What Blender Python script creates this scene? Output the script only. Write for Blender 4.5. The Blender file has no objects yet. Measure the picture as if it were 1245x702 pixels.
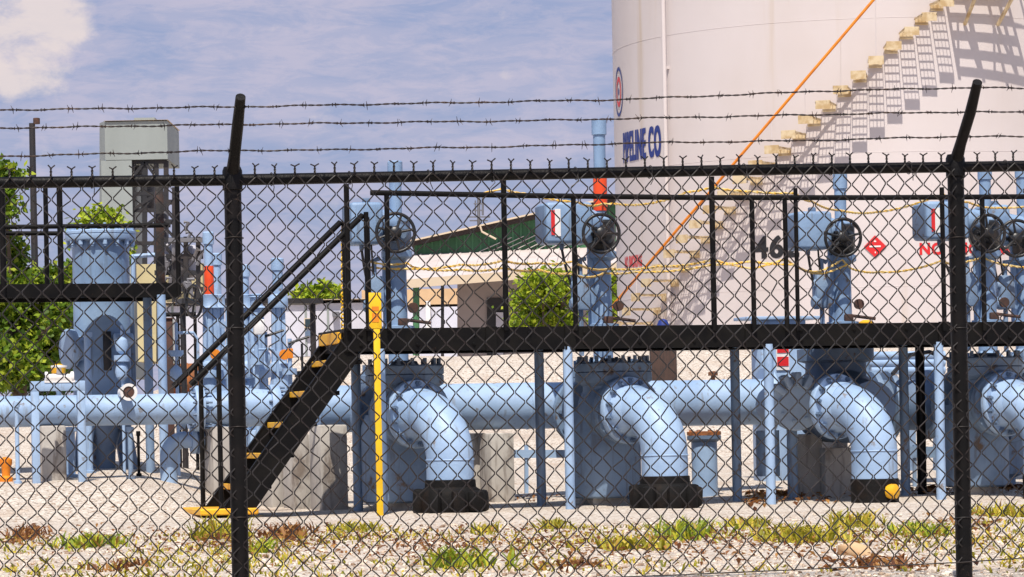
import bpy, bmesh, math, random
from mathutils import Vector, Matrix, noise as mnoise
random.seed(7)
R = math.radians
C = bpy.context.scene.collection
SC = bpy.context.scene
PI = math.pi

# ------------------------------------------------------------------ camera
FPX, PPX, PPY, ROLL, HC = 4020.0, 622.5, 525.0, R(1.1), 0.633
cam_d = bpy.data.cameras.new('camera'); cam = bpy.data.objects.new('camera', cam_d); C.objects.link(cam)
cam_d.sensor_width = 36.0; cam_d.lens = 36.0*FPX/1245.0; cam_d.sensor_fit = 'HORIZONTAL'
cam_d.shift_y = (PPY-351.0)/1245.0
cam_d.clip_start = 0.5; cam_d.clip_end = 3000
ct, st = math.cos(ROLL), math.sin(ROLL)
cam.matrix_world = Matrix(((ct, st, 0, 0), (0, 0, -1, 0), (-st, ct, 0, HC), (0, 0, 0, 1)))
SC.camera = cam

# ------------------------------------------------------------------ light
SUN_EL, SUN_AZ = 59.5, -6.0          # azimuth: degrees left of straight behind the camera
az = R(SUN_AZ); el = R(SUN_EL)
sun_dir = Vector((math.sin(az)*math.cos(el), -math.cos(az)*math.cos(el), math.sin(el)))
sd = bpy.data.lights.new('sun', 'SUN'); sd.energy = 4.8; sd.angle = R(0.53); sd.color = (1.0, 0.93, 0.83)
so = bpy.data.objects.new('sun', sd); C.objects.link(so)
so.rotation_euler = sun_dir.to_track_quat('Z', 'Y').to_euler(); so.location = (0, -20, 60)

world = bpy.data.worlds.new('World'); SC.world = world; world.use_nodes = True
nt = world.node_tree; nt.nodes.clear()
def N(t, **kw):
    n = nt.nodes.new(t)
    for k, v in kw.items(): setattr(n, k, v)
    return n
out = N('ShaderNodeOutputWorld'); bg = N('ShaderNodeBackground'); sky = N('ShaderNodeTexSky')
sky.sky_type = 'NISHITA'; sky.sun_disc = False
sky.sun_elevation = el; sky.sun_rotation = math.atan2(sun_dir.x, sun_dir.y)
sky.air_density = 1.0; sky.dust_density = 1.2; sky.ozone_density = 2.0
bg.inputs['Strength'].default_value = 0.115
tc = N('ShaderNodeTexCoord')
def cloud_noise(scale, loc, detail=7, rough=0.58, zs=3.0, dist=0.4):
    mp = N('ShaderNodeMapping'); mp.inputs['Scale'].default_value = (1, 1, zs); mp.inputs['Location'].default_value = loc
    nz = N('ShaderNodeTexNoise'); nz.inputs['Scale'].default_value = scale; nz.inputs['Detail'].default_value = detail
    nz.inputs['Roughness'].default_value = rough; nz.inputs['Distortion'].default_value = dist
    nt.links.new(tc.outputs['Generated'], mp.inputs['Vector']); nt.links.new(mp.outputs['Vector'], nz.inputs['Vector'])
    return nz.outputs['Fac']
def ramp(sock, a, b):
    m = N('ShaderNodeMapRange'); m.interpolation_type = 'SMOOTHSTEP'
    m.inputs['From Min'].default_value = a; m.inputs['From Max'].default_value = b
    nt.links.new(sock, m.inputs['Value']); return m.outputs['Result']
def mixc(fac, a, b, mode='MIX'):
    m = N('ShaderNodeMix', data_type='RGBA', blend_type=mode)
    for s, v in ((m.inputs[0], fac), (m.inputs[6], a), (m.inputs[7], b)):
        if isinstance(v, (float, int)): s.default_value = v
        elif isinstance(v, tuple): s.default_value = v+(1,) if len(v) == 3 else v
        else: nt.links.new(v, s)
    return m.outputs[2]
def mathn(op, a, b):
    m = N('ShaderNodeMath', operation=op)
    for s, v in ((m.inputs[0], a), (m.inputs[1], b)):
        if isinstance(v, (float, int)): s.default_value = v
        else: nt.links.new(v, s)
    return m.outputs[0]
tint = mixc(0.85, sky.outputs['Color'], (2.35, 2.75, 4.5))
n1 = ramp(cloud_noise(15, (2.1, 0.4, 0.2), zs=4.5, dist=0.8), 0.38, 0.62)
n2 = ramp(cloud_noise(52, (0.3, 1.7, 3.0), zs=3.6, rough=0.7, dist=0.5), 0.40, 0.62)
veil = mathn('MULTIPLY', mathn('ADD', mathn('MULTIPLY', n1, 0.58), mathn('MULTIPLY', n2, 0.52)), 0.92)
col = mixc(veil, tint, (4.05, 3.95, 5.1))
# the cumulus at the upper left: a soft round mask broken by noise
def lobe(vec, k0, k1):
    vd = Vector(vec).normalized()
    d = N('ShaderNodeVectorMath', operation='DOT_PRODUCT'); d.inputs[1].default_value = vd
    nrm = N('ShaderNodeVectorMath', operation='NORMALIZE')
    nt.links.new(tc.outputs['Generated'], nrm.inputs[0]); nt.links.new(nrm.outputs[0], d.inputs[0])
    return ramp(d.outputs['Value'], k0, k1)
def pixdir(px, py):
    dx, dy = px-PPX, PPY-py
    return ((dx*ct+dy*st)/FPX, 1.0, (-dx*st+dy*ct)/FPX)
lb = lobe(pixdir(18, 58), math.cos(R(1.25)), math.cos(R(0.0)))
lb2 = lobe(pixdir(66, 12), math.cos(R(0.9)), math.cos(R(0.0)))
lbs = mathn('MAXIMUM', lb, lb2)
cn = cloud_noise(58, (1.3, 0.2, 0.9), zs=1.5, rough=0.6, dist=0.2)
cm = ramp(mathn('ADD', lbs, mathn('MULTIPLY', mathn('SUBTRACT', cn, 0.5), 2.6)), 0.30, 1.05)
col = mixc(mathn('MULTIPLY', cm, 0.80), col, (6.7, 5.8, 5.5))
sepz = N('ShaderNodeSeparateXYZ'); nrz = N('ShaderNodeVectorMath', operation='NORMALIZE')
nt.links.new(tc.outputs['Generated'], nrz.inputs[0]); nt.links.new(nrz.outputs[0], sepz.inputs[0])
col = mixc(ramp(sepz.outputs['Z'], 0.18, 0.5), col, sky.outputs['Color'])
nt.links.new(col, bg.inputs['Color']); nt.links.new(bg.outputs[0], out.inputs['Surface'])

SC.view_settings.view_transform = 'Standard'; SC.view_settings.look = 'None'
SC.view_settings.exposure = 0.16; SC.view_settings.gamma = 1.0
SC.cycles.max_bounces = 6
try: SC.cycles.use_denoising = True
except Exception: pass

# ------------------------------------------------------------------ pixel -> place helpers
def WD(px, py):
    dx, dy = px-PPX, PPY-py
    return (dx*ct+dy*st)/FPX, (-dx*st+dy*ct)/FPX
def W(px, py, D):
    m, q = WD(px, py); return Vector((m*D, D, HC+q*D))
class Frame:
    """a horizontal frame: s along u, v away from the camera, z up"""
    def __init__(f, px, D, ang):
        f.a = ang; f.ca, f.sa = math.cos(ang), math.sin(ang)
        f.o = Vector(((px-PPX)/FPX*D, D, 0))
    def S(f, px, py, v=0.0):
        m, q = WD(px, py)
        s = (m*(f.o.y+v*f.ca)-f.o.x+v*f.sa)/(f.ca-m*f.sa)
        D = f.o.y+s*f.sa+v*f.ca
        return s, HC+q*D
    def V(f, px, py, v=0.0):
        s, z = f.S(px, py, v); return Vector((s, v, z))
    def D(f, px, v=0.0):
        s, z = f.S(px, PPY, v); return f.o.y+s*f.sa+v*f.ca
    def world(f, p):
        return Vector((f.o.x+p[0]*f.ca-p[1]*f.sa, f.o.y+p[0]*f.sa+p[1]*f.ca, p[2]))
PL = Frame(690, 26.5, R(15))          # the plant: walkway near edge is v = 0
FE = Frame(622.5, 12.0, R(14))        # the fence line

# ------------------------------------------------------------------ materials
def newmat(name):
    m = bpy.data.materials.new(name); m.use_nodes = True
    return m, m.node_tree, m.node_tree.nodes['Principled BSDF']
def setin(b, n, v):
    if n in b.inputs: b.inputs[n].default_value = v
def mat(name, col, rough=0.5, metal=0.0, col2=None, scale=4.0, lo=0.4, hi=0.7, bump=0.0, bscale=40.0, stretch=(1,1,1),
        spots=None, spot_scale=3.0, spot_lo=0.6, spot_hi=0.68, spec=0.5, drip=None, drip_lo=0.62):
    m, t, b = newmat(name); L = t.links
    setin(b, 'Roughness', rough); setin(b, 'Metallic', metal); setin(b, 'Specular IOR Level', spec)
    b.inputs['Base Color'].default_value = col+(1,)
    tcn = t.nodes.new('ShaderNodeTexCoord'); mp = t.nodes.new('ShaderNodeMapping'); mp.inputs['Scale'].default_value = stretch
    g = t.nodes.new('ShaderNodeNewGeometry')
    L.new(g.outputs['Position'], mp.inputs['Vector'])
    def nz(sc, det=5, rg=0.55):
        n = t.nodes.new('ShaderNodeTexNoise'); n.inputs['Scale'].default_value = sc; n.inputs['Detail'].default_value = det
        n.inputs['Roughness'].default_value = rg; L.new(mp.outputs['Vector'], n.inputs['Vector']); return n.outputs['Fac']
    def mr(s, a, c):
        n = t.nodes.new('ShaderNodeMapRange'); n.interpolation_type = 'SMOOTHSTEP'
        n.inputs['From Min'].default_value = a; n.inputs['From Max'].default_value = c; L.new(s, n.inputs['Value']); return n.outputs['Result']
    cur = None
    if col2 is not None:
        f = mr(nz(scale), lo, hi)
        mx = t.nodes.new('ShaderNodeMix'); mx.data_type = 'RGBA'; L.new(f, mx.inputs[0])
        mx.inputs[6].default_value = col+(1,); mx.inputs[7].default_value = col2+(1,); cur = mx.outputs[2]
    if spots is not None:
        f = mr(nz(spot_scale, 8, 0.65), spot_lo, spot_hi)
        mx = t.nodes.new('ShaderNodeMix'); mx.data_type = 'RGBA'; L.new(f, mx.inputs[0])
        if cur: L.new(cur, mx.inputs[6])
        else: mx.inputs[6].default_value = col+(1,)
        mx.inputs[7].default_value = spots+(1,); cur = mx.outputs[2]
        rr = t.nodes.new('ShaderNodeMapRange'); L.new(f, rr.inputs['Value']); rr.inputs['To Min'].default_value = rough; rr.inputs['To Max'].default_value = 0.9
        L.new(rr.outputs['Result'], b.inputs['Roughness'])
    if drip is not None:          # rain streaks: noise drawn out down the surface
        mp2 = t.nodes.new('ShaderNodeMapping'); mp2.inputs['Scale'].default_value = (1, 1, 0.12); L.new(g.outputs['Position'], mp2.inputs['Vector'])
        n = t.nodes.new('ShaderNodeTexNoise'); n.inputs['Scale'].default_value = 22; n.inputs['Detail'].default_value = 6; L.new(mp2.outputs['Vector'], n.inputs['Vector'])
        f = mr(n.outputs['Fac'], drip_lo, drip_lo+.13); mx = t.nodes.new('ShaderNodeMix'); mx.data_type = 'RGBA'
        ml = t.nodes.new('ShaderNodeMath'); ml.operation = 'MULTIPLY'; ml.inputs[1].default_value = 0.55; L.new(f, ml.inputs[0]); L.new(ml.outputs[0], mx.inputs[0])
        if cur: L.new(cur, mx.inputs[6])
        else: mx.inputs[6].default_value = col+(1,)
        mx.inputs[7].default_value = drip+(1,); cur = mx.outputs[2]
    if cur: L.new(cur, b.inputs['Base Color'])
    if bump > 0:
        bp = t.nodes.new('ShaderNodeBump'); bp.inputs['Strength'].default_value = bump; bp.inputs['Distance'].default_value = 0.01
        L.new(nz(bscale, 6, 0.6), bp.inputs['Height']); L.new(bp.outputs['Normal'], b.inputs['Normal'])
    return m

M = {}
RUST = (0.20, 0.085, 0.035)
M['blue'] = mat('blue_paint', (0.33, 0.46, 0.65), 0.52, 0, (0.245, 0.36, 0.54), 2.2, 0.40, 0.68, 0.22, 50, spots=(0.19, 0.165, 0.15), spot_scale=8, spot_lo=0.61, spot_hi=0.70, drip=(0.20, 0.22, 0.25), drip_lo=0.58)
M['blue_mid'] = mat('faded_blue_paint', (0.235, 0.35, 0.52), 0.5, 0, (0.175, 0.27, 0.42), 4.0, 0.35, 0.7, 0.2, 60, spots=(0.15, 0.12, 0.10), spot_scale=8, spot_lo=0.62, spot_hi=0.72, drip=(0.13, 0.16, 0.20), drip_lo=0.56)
M['blue_worn_shade'] = mat('worn_shaded_blue_paint', (0.21, 0.30, 0.43), 0.6, 0, (0.14, 0.21, 0.32), 3.5, 0.35, 0.7, 0.35, 45, spots=(0.14, 0.095, 0.065), spot_scale=7, spot_lo=0.58, spot_hi=0.68, drip=(0.10, 0.10, 0.11), drip_lo=0.55)  # worn paint; its darker base also stands for shade under the deck
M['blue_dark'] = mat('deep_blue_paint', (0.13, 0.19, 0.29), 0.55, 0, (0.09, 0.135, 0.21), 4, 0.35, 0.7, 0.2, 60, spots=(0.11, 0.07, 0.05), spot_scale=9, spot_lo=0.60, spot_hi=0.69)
M['grey_paint'] = mat('grey_primer', (0.42, 0.53, 0.66), 0.55, 0, (0.34, 0.43, 0.54), 5, 0.35, 0.7, 0.2, 40)
M['black'] = mat('black_paint', (0.0045, 0.0042, 0.0045), 0.5, 0, (0.009, 0.008, 0.007), 5, 0.4, 0.7, 0.15, 70, spec=0.12, spots=(0.06, 0.032, 0.02), spot_scale=9, spot_lo=0.66, spot_hi=0.74)
M['black_rust'] = mat('rusty_black_paint', (0.018, 0.015, 0.014), 0.6, 0, (0.07, 0.03, 0.017), 6, 0.45, 0.65, 0.4, 50)
M['fence_black'] = mat('fence_pipe_black', (0.0045, 0.0042, 0.0042), 0.45, 0.0, (0.010, 0.008, 0.0075), 8, 0.4, 0.7, 0.2, 90, spec=0.16, spots=(0.09, 0.06, 0.045), spot_scale=14, spot_lo=0.66, spot_hi=0.73)
M['wire'] = mat('chain_link_wire', (0.022, 0.019, 0.018), 0.5, 0.2, (0.018, 0.011, 0.009), 7, 0.4, 0.65)
M['barb'] = mat('barbed_wire_steel', (0.035, 0.028, 0.028), 0.55, 0.3, (0.06, 0.035, 0.025), 14, 0.45, 0.65)
M['iron'] = mat('black_iron', (0.014, 0.014, 0.015), 0.38, 0.1, (0.04, 0.03, 0.025), 9, 0.5, 0.72, 0.2, 60)
M['yellow'] = mat('yellow_paint', (0.80, 0.43, 0.012), 0.5, 0, (0.72, 0.34, 0.01), 6, 0.4, 0.7, 0.1, 60, spots=(0.28, 0.16, 0.05), spot_scale=11, spot_lo=0.66, spot_hi=0.74)
M['marker_yellow'] = mat('marker_yellow_plastic', (0.82, 0.52, 0.01), 0.45, 0, (0.75, 0.44, 0.01), 6)
M['orange'] = mat('orange_paint', (0.78, 0.24, 0.01), 0.5, 0, (0.62, 0.18, 0.012), 5, 0.4, 0.7)
M['orange_red'] = mat('orange_red_plastic', (0.80, 0.075, 0.012), 0.45, 0, (0.7, 0.06, 0.012), 8)
M['red'] = mat('red_paint', (0.62, 0.018, 0.02), 0.45)
M['white'] = mat('white_paint', (0.8, 0.78, 0.76), 0.5, 0, (0.7, 0.68, 0.66), 5)
M['navy'] = mat('navy_lettering', (0.012, 0.03, 0.19), 0.5)
M['blackletter'] = mat('black_lettering', (0.012, 0.012, 0.014), 0.5)
M['rust'] = mat('rusty_steel', (0.36, 0.12, 0.03), 0.85, 0, (0.17, 0.07, 0.03), 12, 0.35, 0.65, 0.5, 60)
M['rust_dark'] = mat('dark_rusty_steel', (0.09, 0.04, 0.028), 0.85, 0, (0.05, 0.028, 0.022), 8, 0.35, 0.65, 0.4, 50)
M['mastic'] = mat('black_mastic', (0.008, 0.0075, 0.0075), 0.7, 0, (0.018, 0.012, 0.009), 7, 0.5, 0.75, 0.8, 25, spec=0.15)
M['concrete'] = mat('old_concrete', (0.48, 0.45, 0.41), 0.9, 0, (0.38, 0.35, 0.32), 3.0, 0.35, 0.7, 0.35, 60, stretch=(1,1,0.5), spots=(0.19, 0.155, 0.13), spot_scale=4.5, spot_lo=0.52, spot_hi=0.70, drip=(0.16, 0.13, 0.11), drip_lo=0.55)
M['rope'] = mat('yellow_rope', (0.85, 0.50, 0.05), 0.8, 0, (0.72, 0.58, 0.30), 45, 0.42, 0.58)
M['brown'] = mat('brown_timber', (0.055, 0.028, 0.02), 0.8, 0, (0.03, 0.018, 0.014), 8, 0.4, 0.7, 0.4, 40, stretch=(6, 6, 1))
M['tread'] = mat('tan_weathered_tread', (0.62, 0.50, 0.32), 0.7, 0, (0.45, 0.31, 0.15), 6, 0.4, 0.66)
M['shed_white'] = mat('white_shed_panels', (0.60, 0.60, 0.68), 0.6, 0, (0.52, 0.51, 0.57), 0.8, 0.35, 0.7, stretch=(1, 1, 0.4))
M['peach'] = mat('peach_wall', (0.62, 0.42, 0.24), 0.8, 0, (0.55, 0.36, 0.2), 1.2)
M['tower_grey'] = mat('pale_grey_cladding', (0.29, 0.32, 0.31), 0.7, 0, (0.25, 0.275, 0.265), 0.5, 0.3, 0.7, stretch=(1, 1, 0.3))
M['steel_grey'] = mat('grey_structural_steel', (0.15, 0.15, 0.17), 0.6, 0, (0.10, 0.085, 0.08), 1.2)
M['dark_steel'] = mat('dark_structural_steel', (0.014, 0.014, 0.017), 0.6, 0, (0.028, 0.02, 0.018), 1.2)
M['tan_clad'] = mat('tan_cladding', (0.52, 0.45, 0.25), 0.75, 0, (0.44, 0.37, 0.2), 0.8)
M['green_metal'] = mat('green_corrugated_metal', (0.075, 0.22, 0.10), 0.55, 0, (0.05, 0.165, 0.07), 1.5)
M['roof_pale'] = mat('pale_weathered_roof', (0.62, 0.55, 0.53), 0.7, 0, (0.52, 0.45, 0.42), 1.1, 0.35, 0.7)
M['fascia'] = mat('dark_brown_fascia', (0.035, 0.022, 0.018), 0.7)
M['cream_trim'] = mat('cream_trim', (0.62, 0.50, 0.36), 0.7)
M['block_wall'] = mat('grey_beige_wall', (0.36, 0.31, 0.30), 0.85, 0, (0.30, 0.255, 0.24), 1.3)
M['door_dark'] = mat('dark_doorway', (0.018, 0.017, 0.02), 0.6)
M['glass'] = mat('dark_window_glass', (0.03, 0.05, 0.06), 0.12)
M['bark'] = mat('tree_bark', (0.13, 0.09, 0.06), 0.95, 0, (0.07, 0.05, 0.035), 6, 0.35, 0.65, 0.5, 20)

def leafmat(name, a, b, c):
    m, t, bs = newmat(name); L = t.links
    g = t.nodes.new('ShaderNodeNewGeometry'); cr = t.nodes.new('ShaderNodeValToRGB')
    cr.color_ramp.elements[0].color = a+(1,); cr.color_ramp.elements[1].color = c+(1,)
    e = cr.color_ramp.elements.new(0.55); e.color = b+(1,)
    if 'weed' in name:
        e = cr.color_ramp.elements.new(0.84); e.color = c+(1,); cr.color_ramp.elements[-1].color = (0.36, 0.17, 0.05, 1)
    L.new(g.outputs['Random Per Island'], cr.inputs['Fac']); L.new(cr.outputs['Color'], bs.inputs['Base Color'])
    setin(bs, 'Roughness', 0.55); setin(bs, 'Specular IOR Level', 0.3)
    tr = t.nodes.new('ShaderNodeBsdfTranslucent'); L.new(cr.outputs['Color'], tr.inputs['Color'])
    mx = t.nodes.new('ShaderNodeMixShader'); mx.inputs[0].default_value = 0.35
    L.new(bs.outputs[0], mx.inputs[1]); L.new(tr.outputs[0], mx.inputs[2])
    L.new(mx.outputs[0], t.nodes['Material Output'].inputs['Surface'])
    return m
M['leaf'] = leafmat('broad_leaves', (0.035, 0.085, 0.012), (0.10, 0.20, 0.018), (0.22, 0.32, 0.03))
M['leaf_dark'] = leafmat('deep_green_leaves', (0.018, 0.05, 0.014), (0.05, 0.12, 0.016), (0.13, 0.22, 0.025))
M['leaf_bright'] = leafmat('bright_green_leaves', (0.07, 0.13, 0.01), (0.29, 0.40, 0.02), (0.52, 0.57, 0.05))
M['leaf_mid'] = leafmat('sunny_leaves', (0.03, 0.07, 0.008), (0.15, 0.25, 0.015), (0.40, 0.46, 0.04))
M['weed'] = leafmat('weed_blades', (0.13, 0.14, 0.01), (0.42, 0.37, 0.02), (0.66, 0.52, 0.06))
M['weed_green'] = leafmat('green_weed_blades', (0.08, 0.14, 0.01), (0.27, 0.35, 0.02), (0.58, 0.54, 0.04))
M['dry'] = leafmat('dry_leaves', (0.10, 0.035, 0.015), (0.26, 0.10, 0.03), (0.46, 0.24, 0.07))

def stonemat(name):
    m, t, bs = newmat(name); L = t.links
    g = t.nodes.new('ShaderNodeNewGeometry'); cr = t.nodes.new('ShaderNodeValToRGB')
    el_ = cr.color_ramp.elements
    el_[0].color = (0.22, 0.14, 0.09, 1); el_[1].color = (0.78, 0.69, 0.58, 1)
    for p, c in ((0.2, (0.34, 0.24, 0.17)), (0.42, (0.60, 0.48, 0.37)), (0.7, (0.70, 0.58, 0.46))):
        e = el_.new(p); e.color = c+(1,)
    L.new(g.outputs['Random Per Island'], cr.inputs['Fac']); L.new(cr.outputs['Color'], bs.inputs['Base Color'])
    setin(bs, 'Roughness', 0.9)
    return m
M['stone'] = stonemat('limestone_chips')

def gravelmat():
    m, t, bs = newmat('gravel_ground'); L = t.links
    g = t.nodes.new('ShaderNodeNewGeometry')
    def noise(sc, det=5, rg=0.6):
        n = t.nodes.new('ShaderNodeTexNoise'); n.inputs['Scale'].default_value = sc; n.inputs['Detail'].default_value = det
        n.inputs['Roughness'].default_value = rg; L.new(g.outputs['Position'], n.inputs['Vector']); return n.outputs['Fac']
    def mix(f, a, b):
        mx = t.nodes.new('ShaderNodeMix'); mx.data_type = 'RGBA'
        for s, v in ((mx.inputs[0], f), (mx.inputs[6], a), (mx.inputs[7], b)):
            if isinstance(v, float): s.default_value = v
            elif isinstance(v, tuple): s.default_value = v+(1,)
            else: L.new(v, s)
        return mx.outputs[2]
    def mr(s, a, b, lo=0.0, hi=1.0):
        n = t.nodes.new('ShaderNodeMapRange'); n.interpolation_type = 'SMOOTHSTEP'
        for k, v in (('From Min', a), ('From Max', b), ('To Min', lo), ('To Max', hi)): n.inputs[k].default_value = v
        L.new(s, n.inputs['Value']); return n.outputs['Result']
    vor = t.nodes.new('ShaderNodeTexVoronoi'); vor.inputs['Scale'].default_value = 44; L.new(g.outputs['Position'], vor.inputs['Vector'])
    sep = t.nodes.new('ShaderNodeSeparateColor'); L.new(vor.outputs['Color'], sep.inputs[0])
    c = mix(mr(sep.outputs[0], 0.0, 1.0), (0.61, 0.52, 0.43), (0.84, 0.76, 0.67))
    c = mix(mr(sep.outputs[1], 0.86, 0.95), c, (0.30, 0.17, 0.09))
    c = mix(mr(noise(13), 0.60, 0.70), c, (0.36, 0.27, 0.19))
    c = mix(mr(noise(1.1), 0.5, 0.72), c, (0.60, 0.48, 0.38))
    c = mix(mr(noise(0.35, 4), 0.55, 0.75), c, (0.55, 0.45, 0.37))
    L.new(c, bs.inputs['Base Color']); setin(bs, 'Roughness', 0.95); setin(bs, 'Specular IOR Level', 0.2)
    bp = t.nodes.new('ShaderNodeBump'); bp.inputs['Strength'].default_value = 0.9; bp.inputs['Distance'].default_value = 0.03
    L.new(vor.outputs['Distance'], bp.inputs['Height'])
    bp2 = t.nodes.new('ShaderNodeBump'); bp2.inputs['Strength'].default_value = 0.6; bp2.inputs['Distance'].default_value = 0.08
    L.new(noise(9), bp2.inputs['Height']); L.new(bp.outputs['Normal'], bp2.inputs['Normal']); L.new(bp2.outputs['Normal'], bs.inputs['Normal'])
    return m
M['gravel'] = gravelmat()

def tankmat(name, base, dirt, streak):
    m, t, bs = newmat(name); L = t.links
    g = t.nodes.new('ShaderNodeNewGeometry')
    def noise(sc, stretch, det=6):
        mp = t.nodes.new('ShaderNodeMapping'); mp.inputs['Scale'].default_value = stretch; L.new(g.outputs['Position'], mp.inputs['Vector'])
        n = t.nodes.new('ShaderNodeTexNoise'); n.inputs['Scale'].default_value = sc; n.inputs['Detail'].default_value = det
        L.new(mp.outputs['Vector'], n.inputs['Vector']); return n.outputs['Fac']
    def mr(s, a, b):
        n = t.nodes.new('ShaderNodeMapRange'); n.interpolation_type = 'SMOOTHSTEP'
        n.inputs['From Min'].default_value = a; n.inputs['From Max'].default_value = b; L.new(s, n.inputs['Value']); return n.outputs['Result']
    def mix(f, a, b):
        mx = t.nodes.new('ShaderNodeMix'); mx.data_type = 'RGBA'; L.new(f, mx.inputs[0])
        for s, v in ((mx.inputs[6], a), (mx.inputs[7], b)):
            if isinstance(v, tuple): s.default_value = v+(1,)
            else: L.new(v, s)
        return mx.outputs[2]
    c = mix(mr(noise(0.5, (1, 1, 0.6)), 0.35, 0.7), base, dirt)
    c = mix(mr(noise(2.2, (1, 1, 0.07)), 0.57, 0.80), c, streak)
    L.new(c, bs.inputs['Base Color']); setin(bs, 'Roughness', 0.5)
    bp = t.nodes.new('ShaderNodeBump'); bp.inputs['Strength'].default_value = 0.2; bp.inputs['Distance'].default_value = 0.06
    L.new(noise(0.55, (1, 1, 1), 2), bp.inputs['Height']); L.new(bp.outputs['Normal'], bs.inputs['Normal'])
    return m
M['tank'] = tankmat('white_tank_paint', (0.615, 0.555, 0.545), (0.57, 0.505, 0.48), (0.50, 0.40, 0.30))
M['tank_far'] = tankmat('grey_white_tank_paint', (0.66, 0.62, 0.64), (0.61, 0.565, 0.57), (0.56, 0.48, 0.45))

# ------------------------------------------------------------------ mesh builder
ROOT = {}
def frame_from(d):
    d = d.normalized()
    up = Vector((0, 0, 1)) if abs(d.z) < 0.92 else Vector((0, 1, 0))
    x = d.cross(up).normalized(); y = x.cross(d).normalized()
    return x, y
class MB:
    def __init__(s): s.v = []; s.f = []
    def add(s, vs, fs):
        o = len(s.v); s.v += [Vector(p) for p in vs]; s.f += [tuple(i+o for i in f) for f in fs]; return s
    def box(s, c, size, bev=0.0, rot=None, seg=2):
        c = Vector(c); hx, hy, hz = size[0]/2, size[1]/2, size[2]/2
        bm = bmesh.new(); bmesh.ops.create_cube(bm, size=1.0)
        for v in bm.verts: v.co = Vector((v.co.x*hx*2, v.co.y*hy*2, v.co.z*hz*2))
        if bev > 0: bmesh.ops.bevel(bm, geom=list(bm.edges), offset=min(bev, 0.45*min(size)), segments=seg, affect='EDGES', profile=0.5)
        bm.verts.index_update()
        vs = [((rot @ v.co) if rot else v.co)+c for v in bm.verts]; fs = [tuple(v.index for v in f.verts) for f in bm.faces]
        bm.free(); return s.add(vs, fs)
    def bar(s, a, b, w, h, bev=0.0, up=(0, 0, 1)):
        a, b = Vector(a), Vector(b); d = (b-a); L = d.length; d.normalize(); up = Vector(up)
        if abs(d.dot(up)) > 0.95: up = Vector((0, 1, 0))
        y = (up-d*up.dot(d)).normalized(); x = y.cross(d)
        rot = Matrix((x, y, d)).transposed()
        return s.box((a+b)/2, (w, h, L), bev, rot, 1)
    def tube(s, pts, r, n=10, caps=True, twist=None):
        pts = [Vector(p) for p in pts]; k = len(pts)
        rs = r if isinstance(r, (list, tuple)) else [r]*k
        vs, fs = [], []; px = None
        for i, p in enumerate(pts):
            d = (pts[min(i+1, k-1)]-pts[max(i-1, 0)]).normalized()
            if px is None: x, y = frame_from(d)
            else:
                x = (px-d*px.dot(d)); x = x.normalized() if x.length > 1e-6 else frame_from(d)[0]; y = x.cross(d)*-1
            px = x; y = d.cross(x)
            for j in range(n):
                t = 2*PI*j/n; vs.append(p+(x*math.cos(t)+y*math.sin(t))*rs[i])
        for i in range(k-1):
            for j in range(n):
                a, b = i*n+j, i*n+(j+1) % n; fs.append((a, b, b+n, a+n))
        if caps: fs.append(tuple(range(n-1, -1, -1))); fs.append(tuple((k-1)*n+j for j in range(n)))
        return s.add(vs, fs)
    def lathe(s, o, ax, prof, n=24):
        o = Vector(o); d = Vector(ax).normalized(); x, y = frame_from(d); y = d.cross(x)
        vs, fs = [], []; k = len(prof)
        for r, h in prof:
            for j in range(n):
                t = 2*PI*j/n; vs.append(o+d*h+(x*math.cos(t)+y*math.sin(t))*max(r, 1e-4))
        for i in range(k-1):
            for j in range(n):
                a, b = i*n+j, i*n+(j+1) % n; fs.append((a, b, b+n, a+n))
        fs.append(tuple(range(n-1, -1, -1))); fs.append(tuple((k-1)*n+j for j in range(n)))
        return s.add(vs, fs)
    def cyl(s, a, b, r, n=20, ch=0.0):
        a, b = Vector(a), Vector(b); L = (b-a).length
        pr = [(r, 0), (r, L)] if ch <= 0 else [(r-ch, 0), (r, ch), (r, L-ch), (r-ch, L)]
        return s.lathe(a, b-a, pr, n)
    def torus(s, o, ax, Rr, r, n=40, m=10):
        o = Vector(o); d = Vector(ax).normalized(); x, y = frame_from(d); vs, fs = [], []
        for i in range(n):
            t = 2*PI*i/n; e = x*math.cos(t)+y*math.sin(t)
            for j in range(m):
                q = 2*PI*j/m; vs.append(o+e*(Rr+r*math.cos(q))+d*(r*math.sin(q)))
        for i in range(n):
            for j in range(m):
                fs.append((i*m+j, ((i+1) % n)*m+j, ((i+1) % n)*m+(j+1) % m, i*m+(j+1) % m))
        return s.add(vs, fs)
    def prism(s, poly, depth):           # poly: world/local points of one face; depth: extrusion vector
        poly = [Vector(p) for p in poly]; dv = Vector(depth); k = len(poly)
        return s.add(poly+[p+dv for p in poly], [tuple(range(k-1, -1, -1)), tuple(range(k, 2*k))]+[(i, (i+1) % k, (i+1) % k+k, i+k) for i in range(k)])
    def build(s, name, m, parent=None, sub=Vector((0, 0, 0)), ang=38, world=False):
        me = bpy.data.meshes.new(name)
        vs = s.v
        if world and parent is not None:
            inv = ROOT[parent.name].inverted(); vs = [inv @ p for p in vs]
        else: vs = [p-sub for p in vs]
        me.from_pydata([tuple(p) for p in vs], [], s.f); me.update()
        bm = bmesh.new(); bm.from_mesh(me); bmesh.ops.recalc_face_normals(bm, faces=bm.faces); bm.to_mesh(me); bm.free()
        if ang > 0:
            me.polygons.foreach_set('use_smooth', [True]*len(me.polygons)); me.set_sharp_from_angle(angle=R(ang))
        me.materials.append(M[m] if isinstance(m, str) else m)
        o = bpy.data.objects.new(name, me); C.objects.link(o)
        if parent is not None:
            o.parent = parent
            ROOT[o.name] = ROOT.get(parent.name, Matrix.Identity(4))
        else:
            ROOT[o.name] = Matrix.Identity(4)
        return o
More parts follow.
